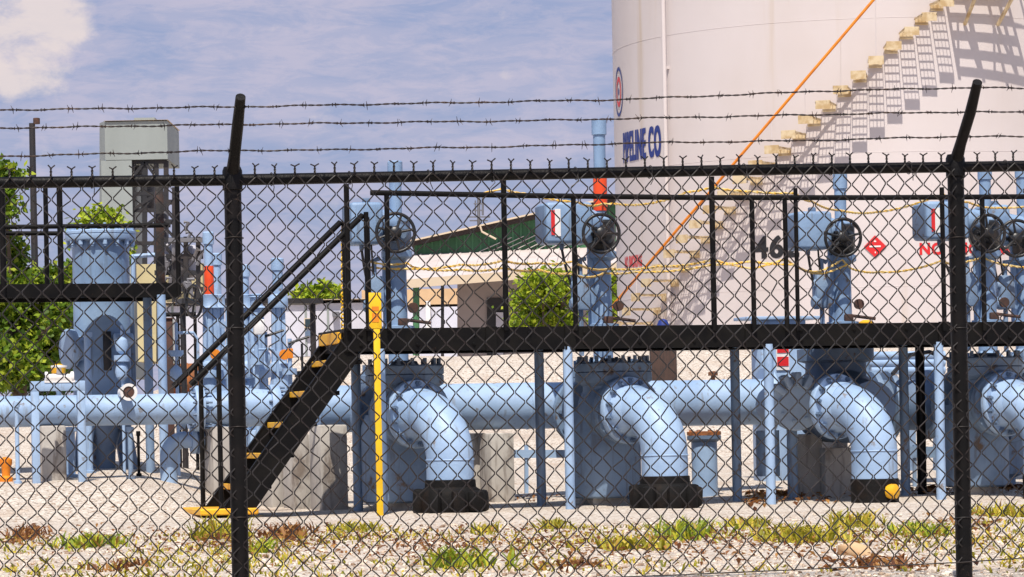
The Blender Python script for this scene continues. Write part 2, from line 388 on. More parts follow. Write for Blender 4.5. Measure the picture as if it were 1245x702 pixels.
def tag(o, label, cat, group=None, kind=None):
    if label: o['label'] = label
    if cat: o['category'] = cat
    if group: o['group'] = group
    if kind: o['kind'] = kind
    return o
def thing(name, label, cat, loc, rotz=0.0, group=None):
    o = bpy.data.objects.new(name, None); C.objects.link(o); o.empty_display_size = 0.2
    o.location = loc; o.rotation_euler = (0, 0, rotz)
    ROOT[o.name] = Matrix.Translation(Vector(loc)) @ Matrix.Rotation(rotz, 4, 'Z')
    return tag(o, label, cat, group)
def pthing(name, label, cat, s, v, z=0.0, group=None):
    """a thing standing in the plant frame; returns (empty, its plant coordinates to subtract)"""
    o = thing(name, label, cat, PL.world((s, v, z)), PL.a, group)
    return o, Vector((s, v, z))
def centred(mb, name, m, label, cat, group=None, frame=None, ang=38, kind=None):
    """a thing that is one mesh; origin at its base"""
    xs = [p.x for p in mb.v]; ys = [p.y for p in mb.v]; zs = [p.z for p in mb.v]
    c = Vector(((min(xs)+max(xs))/2, (min(ys)+max(ys))/2, min(zs)))
    o = mb.build(name, m, None, c, ang)
    if frame: o.location = frame.world(c); o.rotation_euler = (0, 0, frame.a)
    else: o.location = c
    ROOT[o.name] = Matrix.Translation(o.location) @ Matrix.Rotation(o.rotation_euler[2], 4, 'Z')
    return tag(o, label, cat, group, kind)
def sag(a, b, n, d):
    a, b = Vector(a), Vector(b)
    return [a.lerp(b, i/n)-Vector((0, 0, d*4*(i/n)*(1-i/n))) for i in range(n+1)]

# ------------------------------------------------------------------ ground
def lerp(a, b, t): return a+(b-a)*max(0, min(1, t))
def smooth(a, b, x):
    t = max(0, min(1, (x-a)/(b-a))); return t*t*(3-2*t)
def gz(x, y):
    if y < 10: z = lerp(-1.0, 0.045, smooth(1, 10.5, y))
    else: z = 0.045
    z = lerp(z, 0.0, smooth(13, 23, y))
    z = lerp(z, 0.17, smooth(26.8, 33, y))
    px = x/max(y, 1)*FPX+PPX
    z += .26*(1-smooth(150, 330, px))*smooth(25.4, 27.8, y)*(1-smooth(33, 41, y))
    crest = lerp(0.95, 1.88, smooth(60, 330, px)) 
    b = lerp(0.17, crest, smooth(41, 53, y)); b = lerp(b, 0.75, smooth(55, 60, y))
    if y > 41: z = b
    if y < 45:
        z += 0.018*mnoise.noise(Vector((x*0.9, y*0.5, 1.0)))+0.007*mnoise.noise(Vector((x*3.1, y*2.2, 5.0)))
    elif y < 62: z += 0.06*mnoise.noise(Vector((x*0.5, y*0.5, 1.0)))
    return z
def spaced(stops):
    r = []
    for a, b, st_ in stops:
        x = a
        while x < b-1e-6: r.append(x); x += st_
    r.append(stops[-1][1]); return r
ys = spaced([(-6, 8, 2), (8, 30, 0.16), (30, 62, 0.6), (62, 120, 6), (120, 1500, 120)])
xs = spaced([(-600, -60, 90), (-60, -12, 4), (-12, -4.5, 0.8), (-4.5, 4.5, 0.14), (4.5, 12, 0.8), (12, 60, 4), (60, 600, 90)])
g = MB(); g.v = [Vector((x, y, gz(x, y))) for y in ys for x in xs]; nx = len(xs)
g.f = [(j*nx+i, j*nx+i+1, (j+1)*nx+i+1, (j+1)*nx+i) for j in range(len(ys)-1) for i in range(nx-1)]
o = g.build('ground', 'gravel', ang=180); tag(o, 'pale pinkish limestone gravel ground with an embankment behind the pipes', 'ground', kind='structure')
def gp(px, D, dz=0.0):
    x = (px-PPX)/FPX*D; return Vector((x, D, gz(x, D)+dz))
def gpl(s, v):
    p = PL.world((s, v, 0)); return gz(p.x, p.y)

# loose stones, one mass
ico = bmesh.new(); bmesh.ops.create_icosphere(ico, subdivisions=1, radius=1.0); ico.verts.index_update()
IV = [v.co.copy() for v in ico.verts]; IF = [tuple(v.index for v in f.verts) for f in ico.faces]; ico.free()
st_mb = MB()
for k in range(15000):
    D = 10.8+12.5*random.random()**1.5; x = random.uniform(-0.19, 0.19)*D
    r = random.choice((0.003, 0.004, 0.0045, 0.005, 0.0065, 0.009))*(1.0+0.5*random.random())
    if random.random() < 0.012: r *= 2.2
    sx, sy, sz = r*random.uniform(0.7, 1.5), r*random.uniform(0.7, 1.4), r*random.uniform(0.45, 0.9)
    q = Matrix.Rotation(random.uniform(0, 6.28), 3, 'Z') @ Matrix.Rotation(random.uniform(-0.5, 0.5), 3, 'X')
    c = Vector((x, D, gz(x, D)+sz*0.35))
    st_mb.add([c+q @ Vector((p.x*sx*random.uniform(.8, 1.2), p.y*sy*random.uniform(.8, 1.2), p.z*sz)) for p in IV], IF)
o = st_mb.build('gravel_stones', 'stone', ang=0); tag(o, 'loose pale stones scattered over the gravel in front', 'gravel', kind='stuff')

# ------------------------------------------------------------------ tanks
def text_mesh(s, size, offset=0.0, align='CENTER'):
    cu = bpy.data.curves.new('t', 'FONT'); cu.body = s; cu.size = size; cu.offset = offset; cu.align_x = align; cu.space_character = 1.12; cu.align_y = 'CENTER'
    ob = bpy.data.objects.new('t', cu); C.objects.link(ob)
    dg = bpy.context.evaluated_depsgraph_get(); me = bpy.data.meshes.new_from_object(ob.evaluated_get(dg))
    v = [p.co.copy() for p in me.vertices]; f = [tuple(p.vertices) for p in me.polygons]
    bpy.data.objects.remove(ob); bpy.data.curves.remove(cu); bpy.data.meshes.remove(me)
    return v, f
class Tank:
    def __init__(t, edge_px, Rpx, D, base_z, top_z):
        t.D = D; t.R = Rpx/FPX*D*0.995; m = (edge_px+Rpx-PPX)/FPX
        t.c = Vector((m*D, D, base_z)); t.top = top_z
        t.base_ang = math.atan2(-t.c.y, -t.c.x)                # direction towards the camera
    def P(t, th, z, r=0.0):                                     # th: 0 faces the camera, + is to the right in the picture
        a = t.base_ang+th; return Vector((t.c.x+(t.R+r)*math.cos(a), t.c.y+(t.R+r)*math.sin(a), z))
    def hit(t, px, py):                                         # the place on the shell behind a pixel
        m, q = WD(px, py)
        dx, dy = m, 1.0; A = dx*dx+dy*dy; B = -2*(dx*t.c.x+dy*t.c.y); Cc = t.c.x**2+t.c.y**2-t.R**2
        disc = max(B*B-4*A*Cc, 0); D = (-B-math.sqrt(disc))/(2*A)
        p = Vector((m*D, D, HC+q*D)); th = math.atan2(p.y-t.c.y, p.x-t.c.x)-t.base_ang
        th = (th+PI) % (2*PI)-PI
        return th, p.z, D
def tank_shell(t, root, m, seam_step=2.4, n=120):
    mb = MB(); h = t.top-t.c.z
    prof = [(t.R+0.06, 0), (t.R+0.06, 0.03), (t.R, 0.035), (t.R, h), (t.R+0.07, h+0.002), (t.R+0.07, h+0.09), (t.R*0.5, h+0.55), (0.01, h+0.8)]
    mb.lathe(t.c, (0, 0, 1), prof, n); mb.build('shell', m, root, world=True)
    sm = MB(); z = seam_step
    while z < h-0.5:
        sm.torus(t.c+Vector((0, 0, z)), (0, 0, 1), t.R, 0.0045, n, 6); z += seam_step
    sm.build('weld_seams', m, root, world=True)
def wrap(t, root, name, m, string, size, px, py, off=0.0, wid=1.0, out=0.014, bold=0.0):
    th0, z0, D = t.hit(px, py); v, f = text_mesh(string, size, off)
    mb = MB(); mb.add([t.P(th0+(p.x*wid-bold)/t.R, z0+p.y, out) for p in v], f)
    if bold: mb.add([t.P(th0+(p.x*wid+bold)/t.R, z0+p.y+.004, out+.003) for p in v], f)
    return mb.build(name, m, root, world=True, ang=0)

FT = Tank(752, 314, 64.0, 0.7, 13.0)
ft = thing('storage_tank', 'big white storage tank with blue lettering, spiral stair and orange handrail', 'storage tank', FT.c)
tank_shell(FT, ft, 'tank')
wrap(FT, ft, 'number', 'blackletter', '462', 0.54, 944, 302, 0.014, 0.98, 0.006, 0.012)
wrap(FT, ft, 'lettering', 'red', 'NO SMOKING', 0.28, 1178, 303, 0.012, 0.95, 0.006)
wrap(FT, ft, 'lettering', 'navy', 'PIPELINE CO', 0.78, 776.5, 178, 0.018, 0.345, 0.006, 0.018)
wrap(FT, ft, 'lettering', 'red', 'NO SMOKING', 0.30, 769, 319, 0.012, 0.45, 0.006)
th0e, z0e, _ = FT.hit(752.5, 112)
def ring(r0, r1, name, m, out, sx=1.0):
    mb = MB(); n = 40
    a = [FT.P(th0e+r0*sx*math.sin(2*PI*i/n)/FT.R, z0e+r0*math.cos(2*PI*i/n), out) for i in range(n)]
    b = [FT.P(th0e+r1*sx*math.sin(2*PI*i/n)/FT.R, z0e+r1*math.cos(2*PI*i/n), out) for i in range(n)]
    mb.add(a+b, [(i, (i+1) % n, (i+1) % n+n, i+n) for i in range(n)]); return mb.build(name, m, ft, world=True, ang=0)
ring(0.41, 0.475, 'emblem_ring', 'navy', 0.008, .7); ring(0.20, 0.29, 'emblem_ring', 'red', 0.008, .7); ring(0.001, 0.07, 'emblem_dot', 'navy', .008, .7)
# hazard diamond
th0, z0, _ = FT.hit(1064, 300)
def tank_poly(pts, name, m, out, parent):
    mb = MB(); k = len(pts)
    a = [FT.P(th0+x/FT.R, z0+y, out) for x, y in pts]; b = [FT.P(th0+x/FT.R, z0+y, 0.002) for x, y in pts]
    mb.add(a+b, [tuple(range(k))]+[(i, (i+1) % k, (i+1) % k+k, i+k) for i in range(k)])
    return mb.build(name, m, parent, world=True, ang=0)
pl = tank_poly([(-.20, 0), (0, -.20), (.20, 0), (0, .20)], 'hazard_placard', 'red', 0.02, ft)
tank_poly([(-.10, -.012), (.10, -.012), (.10, .016), (-.10, .016)], 'number_band', 'white', 0.024, pl)
tank_poly([(-.02, .08), (.02, .08), (.022, .10), (.008, .10), (.0, .125), (-.01, .102), (-.022, .102)], 'flame_mark', 'white', 0.024, pl)
tank_poly([(-.008, -.12), (.010, -.12), (.010, -.09), (-.008, -.09)], 'class_mark', 'white', 0.024, pl)
# the line of a fire water pipe down the near left of the shell
tp = FT.hit(817, 300)[0]
mb = MB(); mb.tube([FT.P(tp, FT.c.z, .10), FT.P(tp, FT.top-.2, .10)], .042, 12)
zz = 1.8
while zz < 12: mb.bar(FT.P(tp, FT.c.z+zz, .0), FT.P(tp, FT.c.z+zz, .10), .05, .05); zz += 2.4
mb.build('fire_water_pipe', 'tank', ft, world=True)
# spiral stair: height grows with the angle round the shell
TR_W = 0.68
thA, zA, _ = FT.hit(945, 192); thB, zB, _ = FT.hit(1138, 6)
kz = (zB-zA)/(thB-thA)
dth = 0.25/kz
def tread_mb():
    mb = MB()
    for i in range(8): mb.box((0.06+TR_W*(i+0.5)/8.0, 0.0, 0), (0.012, 0.26, 0.02))
    for y in (-0.13, 0.13): mb.box((0.05+TR_W/2, y, -0.012), (TR_W, 0.012, 0.03))
    for y in (-0.065, 0, 0.065): mb.box((0.05+TR_W/2, y, -0.004), (TR_W, 0.009, 0.012))
    mb.box((0.05+TR_W-0.008, 0, -0.05), (0.016, 0.27, 0.15)); mb.box((0.045, 0, -0.045), (0.012, 0.24, 0.14))
    return mb
def on_cyl(px, py, rr):
    m, q = WD(px, py); A = m*m+1; B = -2*(m*FT.c.x+FT.c.y); Cc = FT.c.x**2+FT.c.y**2-rr*rr
    D = (-B-math.sqrt(max(B*B-4*A*Cc, 0)))/(2*A); return Vector((m*D, D, HC+q*D))
tread0 = None; th = thB; ends = []
while True:
    z = zA+kz*(th-thA)
    if z < FT.c.z+0.15: break
    if tread0 is None: tread0 = t_o = tread_mb().build('tread', 'tread', ft, Vector((0, 0, 0)), 0)
    else:
        t_o = tread0.copy(); C.objects.link(t_o); t_o.parent = ft
    t_o.location = FT.P(th, z, 0.0)-FT.c; t_o.rotation_euler = (0, 0, FT.base_ang+th)
    ends.append(FT.P(th, z, TR_W+.02)); th -= dth
rail_px = [(728, 396), (745, 372), (784, 326), (823, 280), (862, 235), (900, 190), (941, 142), (981, 95), (1022, 47), (1062, 0), (1090, -33)]
rail_pts = [on_cyl(x, y, FT.R+TR_W+.02) for x, y in rail_px]
MB().tube(rail_pts, 0.026, 10).build('stair_handrail', 'orange', ft, world=True)
for i, e in enumerate(ends):
    best = min((rail_pts[j].lerp(rail_pts[j+1], k/12.0) for j in range(len(rail_pts)-1) for k in range(12)), key=lambda p: (p.x-e.x)**2+(p.y-e.y)**2)
    if (best.x-e.x)**2+(best.y-e.y)**2 < .03 and i % 2 == 0: MB().tube([e, best], 0.008, 6).build('baluster', 'tank', ft, world=True)
# landing at the head of the flight
tl0, tl1 = thB+dth*0.6, FT.hit(1222, 0)[0]
zl = zB+0.27
mb = MB()
for r_ in (.10, .28, .46, .64, .82):
    mb.tube([FT.P(tl0+(tl1-tl0)*i/8, zl, r_) for i in range(9)], .05, 4)
for i in range(4):
    tq = tl0+(tl1-tl0)*i/3; mb.bar(FT.P(tq, zl-.03, .03), FT.P(tq, zl-.03, .88), .05, .05)
mb.build('landing', 'tread', ft, world=True, ang=0)
for tt in (FT.hit(1172, 0)[0], FT.hit(1212, 0)[0]):
    mb = MB(); mb.bar(FT.P(tt, zl-0.03, 0.02), FT.P(tt, zl-0.03, .83), 0.06, 0.06)
    mb.bar(FT.P(tt, zl-0.62, 0.015), FT.P(tt, zl-0.05, .75), 0.05, 0.05)
    mb.build('bracket', 'tread', ft, world=True, ang=0)
MB().tube([FT.P(tl0+(tl1-tl0)*i/6, zl+1.0, .83) for i in range(7)]+[FT.P(tl1, zl+1.0, 0.05)], 0.025, 8).build('landing_handrail', 'orange', ft, world=True)
for tt in (tl0, (tl0+tl1)/2, tl1): MB().tube([FT.P(tt, zl, .83), FT.P(tt, zl+1.0, .83)], 0.022, 6).build('landing_post', 'tank', ft, world=True)

# ------------------------------------------------------------------ far background
def far_box(mb, px0, px1, py0, py1, D, depth):
    a, b = W(px0, py1, D), W(px1, py0, D)
    mb.box(((a.x+b.x)/2, D+depth/2, (a.z+b.z)/2), (b.x-a.x, depth, b.z-a.z)); return mb
def ground_py(px, D): # picture row of the ground at that depth
    x = (px-PPX)/FPX*D; return PPY-(gz(x, D)-HC)/D*FPX
# white shed
D = 78
sh = thing('storage_shed', 'long low white shed with flat roof behind the valves and stair', 'shed', W(300, 450, D))
mb = MB(); far_box(mb, 196, 452, 368, 475, D, 6); mb.build('wall', 'shed_white', sh, world=True, ang=0)
mb = MB(); far_box(mb, 193, 455, 363.5, 368, D-0.15, 6.3); mb.build('roof', 'cream_trim', sh, world=True, ang=0)
for i in range(9):
    mb = MB(); far_box(mb, 210+i*27, 210.7+i*27, 368, 470, D-0.02, 0.02); mb.build('panel_joint', 'tower_grey', sh, world=True, ang=0)
for px, py in ((375, 393),):
    mb = MB(); far_box(mb, px-5, px+5, py-6, py+6, D-0.05, 0.05); w = mb.build('window', 'cream_trim', sh, world=True, ang=0)
    mb = MB(); far_box(mb, px-4, px+4, py-5, py+5, D-0.06, 0.01); mb.build('pane', 'glass', w, world=True, ang=0)
mb = MB(); far_box(mb, 371, 379, 403, 409, D-0.1, 0.1); mb.build('meter_box', 'blue_dark', sh, world=True, ang=0)
mb = MB(); far_box(mb, 404, 412, 379, 385, D-0.2, 0.2); mb.build('wall_lamp', 'steel_grey', sh, world=True, ang=0)
mb = MB(); far_box(mb, 296, 450, 433, 435, D-0.08, 0.08); mb.build('wall_rail', 'steel_grey', sh, world=True, ang=0)

# peach coloured building far behind canopy, white wall under
pb = thing('low_building', 'peach and white low building seen under the canopy left of grey wall', 'building', W(530, 450, 120))
mb = MB(); far_box(mb, 440, 600, 350, 372, 120, 8); mb.build('upper_wall', 'peach', pb, world=True, ang=0)
mb = MB(); far_box(mb, 440, 600, 372, 480, 119.9, 8); mb.build('lower_wall', 'shed_white', pb, world=True, ang=0)
mb = MB(); far_box(mb, 518, 523, 366, 400, 119.6, 0.2); mb.build('downpipe', 'white', pb, world=True, ang=0)

# green roofed building
D = 92
gb = thing('green_roof_building', 'grey building with green clerestory wall and pale ribbed shed roof', 'building', W(620, 440, D))
def slab(px_pts, D, depth): return MB().prism([W(a, b, D) for a, b in px_pts], (0, depth, 0))
slab([(556, 480), (556, 338), (800, 322), (800, 480)], D, 9).build('wall', 'block_wall', gb, world=True, ang=0)
slab([(592, 450), (592, 362), (613, 362), (613, 450)], D-0.06, 0.07).build('door', 'door_dark', gb, world=True, ang=0)
slab([(603, 450), (603, 380), (612, 380), (612, 450)], D-0.12, 0.05).build('door_panel', 'shed_white', gb, world=True, ang=0)
# the shed roof, a sloping slab that overhangs to the left and front
f0, f1 = W(482, 351, D-1.6), W(800, 326, D-1.6); b0, b1 = W(500, 314, D+4.5), W(800, 302, D+4.5)
f1.z = W(800, 326, D-1.6).z
MB().prism([f0, f1, b1, b0], (0, 0, 0.10)).build('lower_roof', 'roof_pale', gb, world=True, ang=0)
mb = MB()
for i in range(26):
    t = i/25.0; a = f0.lerp(f1, t)+Vector((0, .25, .10)); b = b0.lerp(b1, t)+Vector((0, 0, .10)); mb.bar(a, b, 0.05, 0.035)
mb.build('roof_ribs', 'roof_pale', gb, world=True, ang=0)
MB().prism([f0+Vector((0, -.05, -.02)), f1+Vector((0, -.05, -.02)), f1+Vector((0, -.05, .22)), f0+Vector((0, -.05, .22))], (0, -.06, 0)).build('fascia_board', 'cream_trim', gb, world=True, ang=0)
slab([(504, 313), (504, 298), (662, 263), (800, 236), (800, 300), (600, 310)], D+4.6, 3).build('clerestory_wall', 'green_metal', gb, world=True, ang=0)
mb = MB()
for i in range(30):
    px = 506+i*9.8; mb.bar(W(px, 312, D+4.55), W(px, 299-(px-504)*0.2215, D+4.55), 0.05, 0.06)
mb.build('corrugation_ribs', 'green_metal', gb, world=True, ang=0)
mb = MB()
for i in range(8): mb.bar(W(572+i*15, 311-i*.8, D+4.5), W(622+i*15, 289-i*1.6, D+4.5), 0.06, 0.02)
mb.build('sunlit_stripes', 'roof_pale', gb, world=True, ang=0)  # pale bars imitate sunlight on the green corrugated sheet
slab([(500, 299), (500, 294), (664, 257.5), (800, 230), (800, 236), (664, 263)], D+4.1, 4.2).build('upper_roof', 'fascia', gb, world=True, ang=0)
slab([(499, 294), (499, 292), (664, 255.5), (800, 228), (800, 230), (664, 257.5)], D+4.0, 4.4).build('roof_edge', 'cream_trim', gb, world=True, ang=0)
MB().tube([W(506, 470, D-1.2), W(506, 345, D-1.2)], 0.09, 8).build('canopy_post', 'green_metal', gb, world=True)
MB().tube([W(538, 470, D-1.2), W(538, 343, D-1.2)], 0.045, 8).build('canopy_post', 'dark_steel', gb, world=True)
MB().tube([W(583, 273, D+3.9), W(586, 282, D+3.9), W(603, 291, D+3.9)], 0.03, 6).build('conduit', 'cream_trim', gb, world=True)

# distant mast above the roof
D = 150
ms = thing('power_mast', 'small distant mast with cross arms above the green roofed building', 'mast', W(582, 300, D))
mb = MB(); mb.tube([W(582, 300, D), W(582, 238, D)], 0.07, 6); mb.tube([W(578, 244, D), W(578, 262, D)], 0.03, 6); mb.tube([W(587, 240, D), W(587, 262, D)], 0.05, 6); mb.build('pole', 'steel_grey', ms, world=True)
for py, hw in ((264, 14), (268.5, 11), (248, 6), (256, 6)):
    mb = MB(); mb.bar(W(582-hw, py, D), W(582+hw, py, D), 0.07, 0.06); mb.build('cross_arm', 'steel_grey', ms, world=True, ang=0)

# tall grey clad tower with open bays
D = 140
tb = thing('process_tower', 'tall pale grey clad tower with an open steel bay', 'tower', W(160, 440, D))
mb = MB(); far_box(mb, 128, 203, 147, 195, D, 5); far_box(mb, 128, 160, 195, 460, D, 5)
mb.add([W(121, 150, D+1.8), W(128, 147, D), W(128, 460, D), W(121, 460, D+1.8)], [(0, 1, 2, 3)]); mb.build('cladding', 'tower_grey', tb, world=True, ang=0)
mb = MB(); far_box(mb, 163, 188, 143, 147, D+1, 2); mb.build('roof_hatch', 'tower_grey', tb, world=True, ang=0)
mb = MB(); far_box(mb, 126, 204, 145.6, 147, D-0.1, 5.2); mb.build('parapet', 'cream_trim', tb, world=True, ang=0)
mb = MB()
for py in (197, 216, 236, 256, 275, 296): mb.bar(W(160, py, D+.3), W(203, py, D+.3), 0.22, 0.16); mb.bar(W(160, py, D+4), W(203, py, D+4), 0.2, 0.16)
for px in (161, 176, 190, 202): mb.bar(W(px, 196, D+.3), W(px, 400, D+.3), 0.2, 0.2)
for a, b in (((161, 216), (176, 197)), ((176, 197), (190, 216)), ((190, 236), (202, 216)), ((161, 256), (190, 236)), ((176, 275), (202, 256))): mb.bar(W(*a, D+.2), W(*b, D+.2), 0.12, 0.12)
mb.build('open_frame', 'dark_steel', tb, world=True, ang=0)
MB().cyl(W(170, 214, D+1.5), W(170, 202, D+1.5), 0.35, 14).build('vessel', 'steel_grey', tb, world=True); MB().cyl(W(183, 255, D+1.5), W(183, 222, D+1.5), 0.4, 14).build('vessel', 'steel_grey', tb, world=True)

D = 120
ps = thing('pipe_rack_tower', 'tangled steel pipe rack with platforms and pale vessels right of the tower', 'pipe rack', W(215, 440, D))
mb = MB()
for px in (193, 212, 226, 241): mb.bar(W(px, 288 if px > 215 else 228, D), W(px, 440, D), 0.16, 0.16)
for py in (246, 270, 292, 312, 332, 352): mb.bar(W(188, py, D), W(247 if py > 288 else 214, py, D), 0.14, 0.18)
for i in range(5): mb.bar(W(193, 246+i*22, D), W(212, 268+i*22, D), 0.08, 0.08)
mb.build('frame', 'dark_steel', ps, world=True, ang=0)
mb = MB(); mb.bar(W(205, 292, D-.3), W(252, 292, D-.3), 0.15, 0.15); mb.build('pipe_arm', 'steel_grey', ps, world=True, ang=0)
for px, a, b, r, mm in ((203, 330, 296, 0.28, 'shed_white'), (219, 345, 318, 0.42, 'steel_grey'), (233, 335, 305, 0.3, 'shed_white'), (198, 290, 262, 0.22, 'steel_grey')):
    mb = MB(); mb.lathe(W(px, a, D+.5), (0, 0, 1), [(r*.6, -.1), (r, 0), (r, (a-b)/FPX*D), (r*.5, (a-b)/FPX*D+.2)], 14); mb.build('vessel', mm, ps, world=True)
mb = MB(); far_box(mb, 168, 246, 320, 440, D+2, 4); mb.build('tan_housing', 'tan_clad', ps, world=True, ang=0)
rnd = random.Random(3)
mb = MB()
for i in range(14):
    px = rnd.uniform(190, 240); py = rnd.uniform(265, 350); MB().tube([W(px, py, D-.2), W(px+rnd.uniform(-10, 10), py, D-.2), W(px+rnd.uniform(-10, 10), py+rnd.uniform(5, 25), D-.2)], 0.07, 6).build('small_pipe', 'steel_grey', ps, world=True)

D = 130
ck = thing('chimney_stack', 'thin dark chimney stack beside the trees at far left', 'chimney', W(44, 440, D))
MB().lathe(W(44.5, 440, D), (0, 0, 1), [(0.15, 0), (0.12, (440-150)/FPX*D)], 14).build('stack', 'dark_steel', ck, world=True)
MB().lathe(W(44.5, 151, D), (0, 0, 1), [(0.135, 0), (0.135, 0.22), (0.1, 0.24)], 14).build('cap', 'rust_dark', ck, world=True)

# ------------------------------------------------------------------ trees
def tree(name, label, D, trunk_px, blobs, n, leaf, m, seed, group=None, gy=None):
    rn = random.Random(seed); base = gp(trunk_px, D)
    root = thing(name, label, 'tree', base, 0, group)
    pts = []
    for (px, py, rx, ry) in blobs:
        c = W(px, py, D+rn.uniform(-1, 1)); pts.append((c, rx/FPX*D, ry/FPX*D))
    tr = MB(); top = max(pts, key=lambda q: q[0].z)[0]
    hgt = top.z-base.z
    tr.tube([base, base+Vector((0.1, 0, hgt*0.35)), base.lerp(top, 0.65)], [0.20*hgt/6, 0.14*hgt/6, 0.06*hgt/6], 8)
    for c, rx, rz in pts:
        st0 = base.lerp(top, 0.3*rn.uniform(0.7, 1.4)); mid = st0.lerp(c, 0.5)+Vector((0, rn.uniform(-.3, .3), .1*rz))
        tr.tube([st0, mid, c], [0.07*hgt/6, 0.05*hgt/6, 0.02], 6)
        for q in range(5):
            e = c+Vector((rn.uniform(-1, 1)*rx*.8, rn.uniform(-1, 1)*rx*.6, rn.uniform(-.8, .9)*rz)); tr.tube([mid.lerp(c, .5), e], [0.025, 0.008], 5)
    tr.build('trunk', 'bark', root, world=True)
    cr = MB(); tot = sum(rx*rz for _, rx, rz in pts)
    for c, rx, rz in pts:
        k = int(n*rx*rz/tot)
        # small clumps inside every lobe
        cl = []
        for q in range(max(6, k//55)):
            while True:
                e = Vector((rn.uniform(-1, 1), rn.uniform(-1, 1), rn.uniform(-1, 1)))
                if 0.25 < e.length < 1.05: break
            cl.append(c+Vector((e.x*rx, e.y*rx*0.9, e.z*rz)))
        for q in range(k):
            p = rn.choice(cl); sg = 0.17*rx+0.12
            p = p+Vector((rn.gauss(0, sg), rn.gauss(0, sg), rn.gauss(0, sg*0.62)))
            d = Vector((rn.gauss(0, 1), rn.gauss(0, 1), rn.gauss(-0.35, .8))).normalized(); x, y = frame_from(d)
            t = rn.uniform(0, 6.28); x2 = x*math.cos(t)+y*math.sin(t); L = leaf*rn.uniform(.6, 1.3); w = L*0.32
            cr.add([p, p+d*L*.5+x2*w, p+d*L, p+d*L*.5-x2*w], [(0, 1, 2, 3)])
    cr.build('crown', m, root, world=True, ang=0)
    return root
tree('broadleaf_tree', 'bushy bright green tree filling the far left edge', 72, 22,
     [(-12, 245, 20, 28), (4, 214, 15, 12), (4, 300, 18, 24), (58, 345, 15, 18), (5, 365, 30, 28), (48, 400, 26, 24), (10, 440, 30, 26), (66, 430, 16, 24), (80, 340, 9, 22), (26, 336, 15, 12), (76, 385, 8, 18)], 15000, 0.17, 'leaf_mid', 11)
tree('broadleaf_tree', 'dark dense tree low behind the brighter one at far left', 78, 60,
     [(30, 425, 30, 24), (70, 425, 22, 24), (0, 430, 30, 30), (78, 345, 9, 16), (60, 455, 34, 16)], 12000, 0.19, 'leaf_dark', 12)
tree('young_tree', 'pale green treetop showing above the blue vessel flange', 88, 122,
     [(124, 266, 14, 10), (118, 284, 22, 14), (132, 300, 18, 18)], 4600, 0.17, 'leaf_bright', 13)
tree('shrub_tree', 'round bright green leafy tree in front of grey building wall', 84, 655,
     [(660, 348, 20, 13), (640, 366, 15, 12), (680, 366, 16, 17), (662, 386, 24, 14), (637, 392, 14, 10), (690, 346, 8, 10), (672, 336, 10, 6), (650, 338, 8, 6), (690, 388, 10, 12)], 6500, 0.14, 'leaf_bright', 14)
tree('shrub_tree', 'small green bush behind lower end of the orange handrail', 76, 742,
     [(742, 352, 7, 13), (740, 380, 9, 22)], 1300, 0.2, 'leaf_bright', 15)
tree('shrub_tree', 'small green treetop peeping over the white shed roof', 95, 385,
     [(372, 359, 10, 6), (388, 356, 11, 7), (402, 360, 8, 6)], 1500, 0.22, 'leaf_bright', 16)

# ------------------------------------------------------------------ walkway with stair
wk, wo = pthing('walkway', 'black raised steel walkway with pipe handrail, yellow edged stair and blue legs over the elbows', 'walkway', PL.S(690, 600)[0], 0.0)
WV = 1.0
sL, zt = PL.S(420, 399.5); sR, ztr = PL.S(1520, 392)
ZT = PL.S(690, 397)[1]; ZB = PL.S(690, 424.5)[1]
def beam(v, name='side_beam'):
    mb = MB(); h = ZT-ZB
    mb.box(((sL+sR)/2, v, (ZT+ZB)/2), (sR-sL, 0.012, h))
    for z in (ZT-0.008, ZB+0.008): mb.box(((sL+sR)/2, v+(0.03 if v < .5 else -.03), z), (sR-sL, 0.06, 0.014), 0.003, None, 1)
    mb.build(name, 'black', wk, wo, 30)
beam(0.0); beam(WV)
MB().box(((sL+sR)/2, WV/2, ZT-0.016), (sR-sL-.02, WV-.016, .008)).build('deck_plate', 'black', wk, wo, 0)
MB().box((sL-0.006, WV/2, (ZT+ZB)/2), (0.012, WV, ZT-ZB)).build('end_beam', 'black', wk, wo, 0)
# splice plates on the face of the beam
for px in (693, 912, 597, 1147):
    s_, _ = PL.S(px, 410); MB().box((s_, -0.012, (ZT+ZB)/2), (0.09, 0.012, ZT-ZB+0.012), 0.002, None, 1).build('splice_plate', 'black', wk, wo, 0)
bz = MB().lathe((0, 0, 0), (0, -1, 0), [(.016, -.012), (.016, .006), (.009, .008), (.009, .014)], 6).build('bolt', 'black', wk, Vector((0, 0, 0)), 25); bz.location = Vector((sL+.12, -.008, (ZT+ZB)/2+.04))-wo
for i in range(1, 90):
    if sL+.12+(i//2)*.46 > sR-.05: break
    b_ = bz.copy(); C.objects.link(b_); b_.parent = wk; b_.location = Vector((sL+.12+(i//2)*.46, -.008, (ZT+ZB)/2+(.04 if i % 2 == 0 else -.04)))-wo
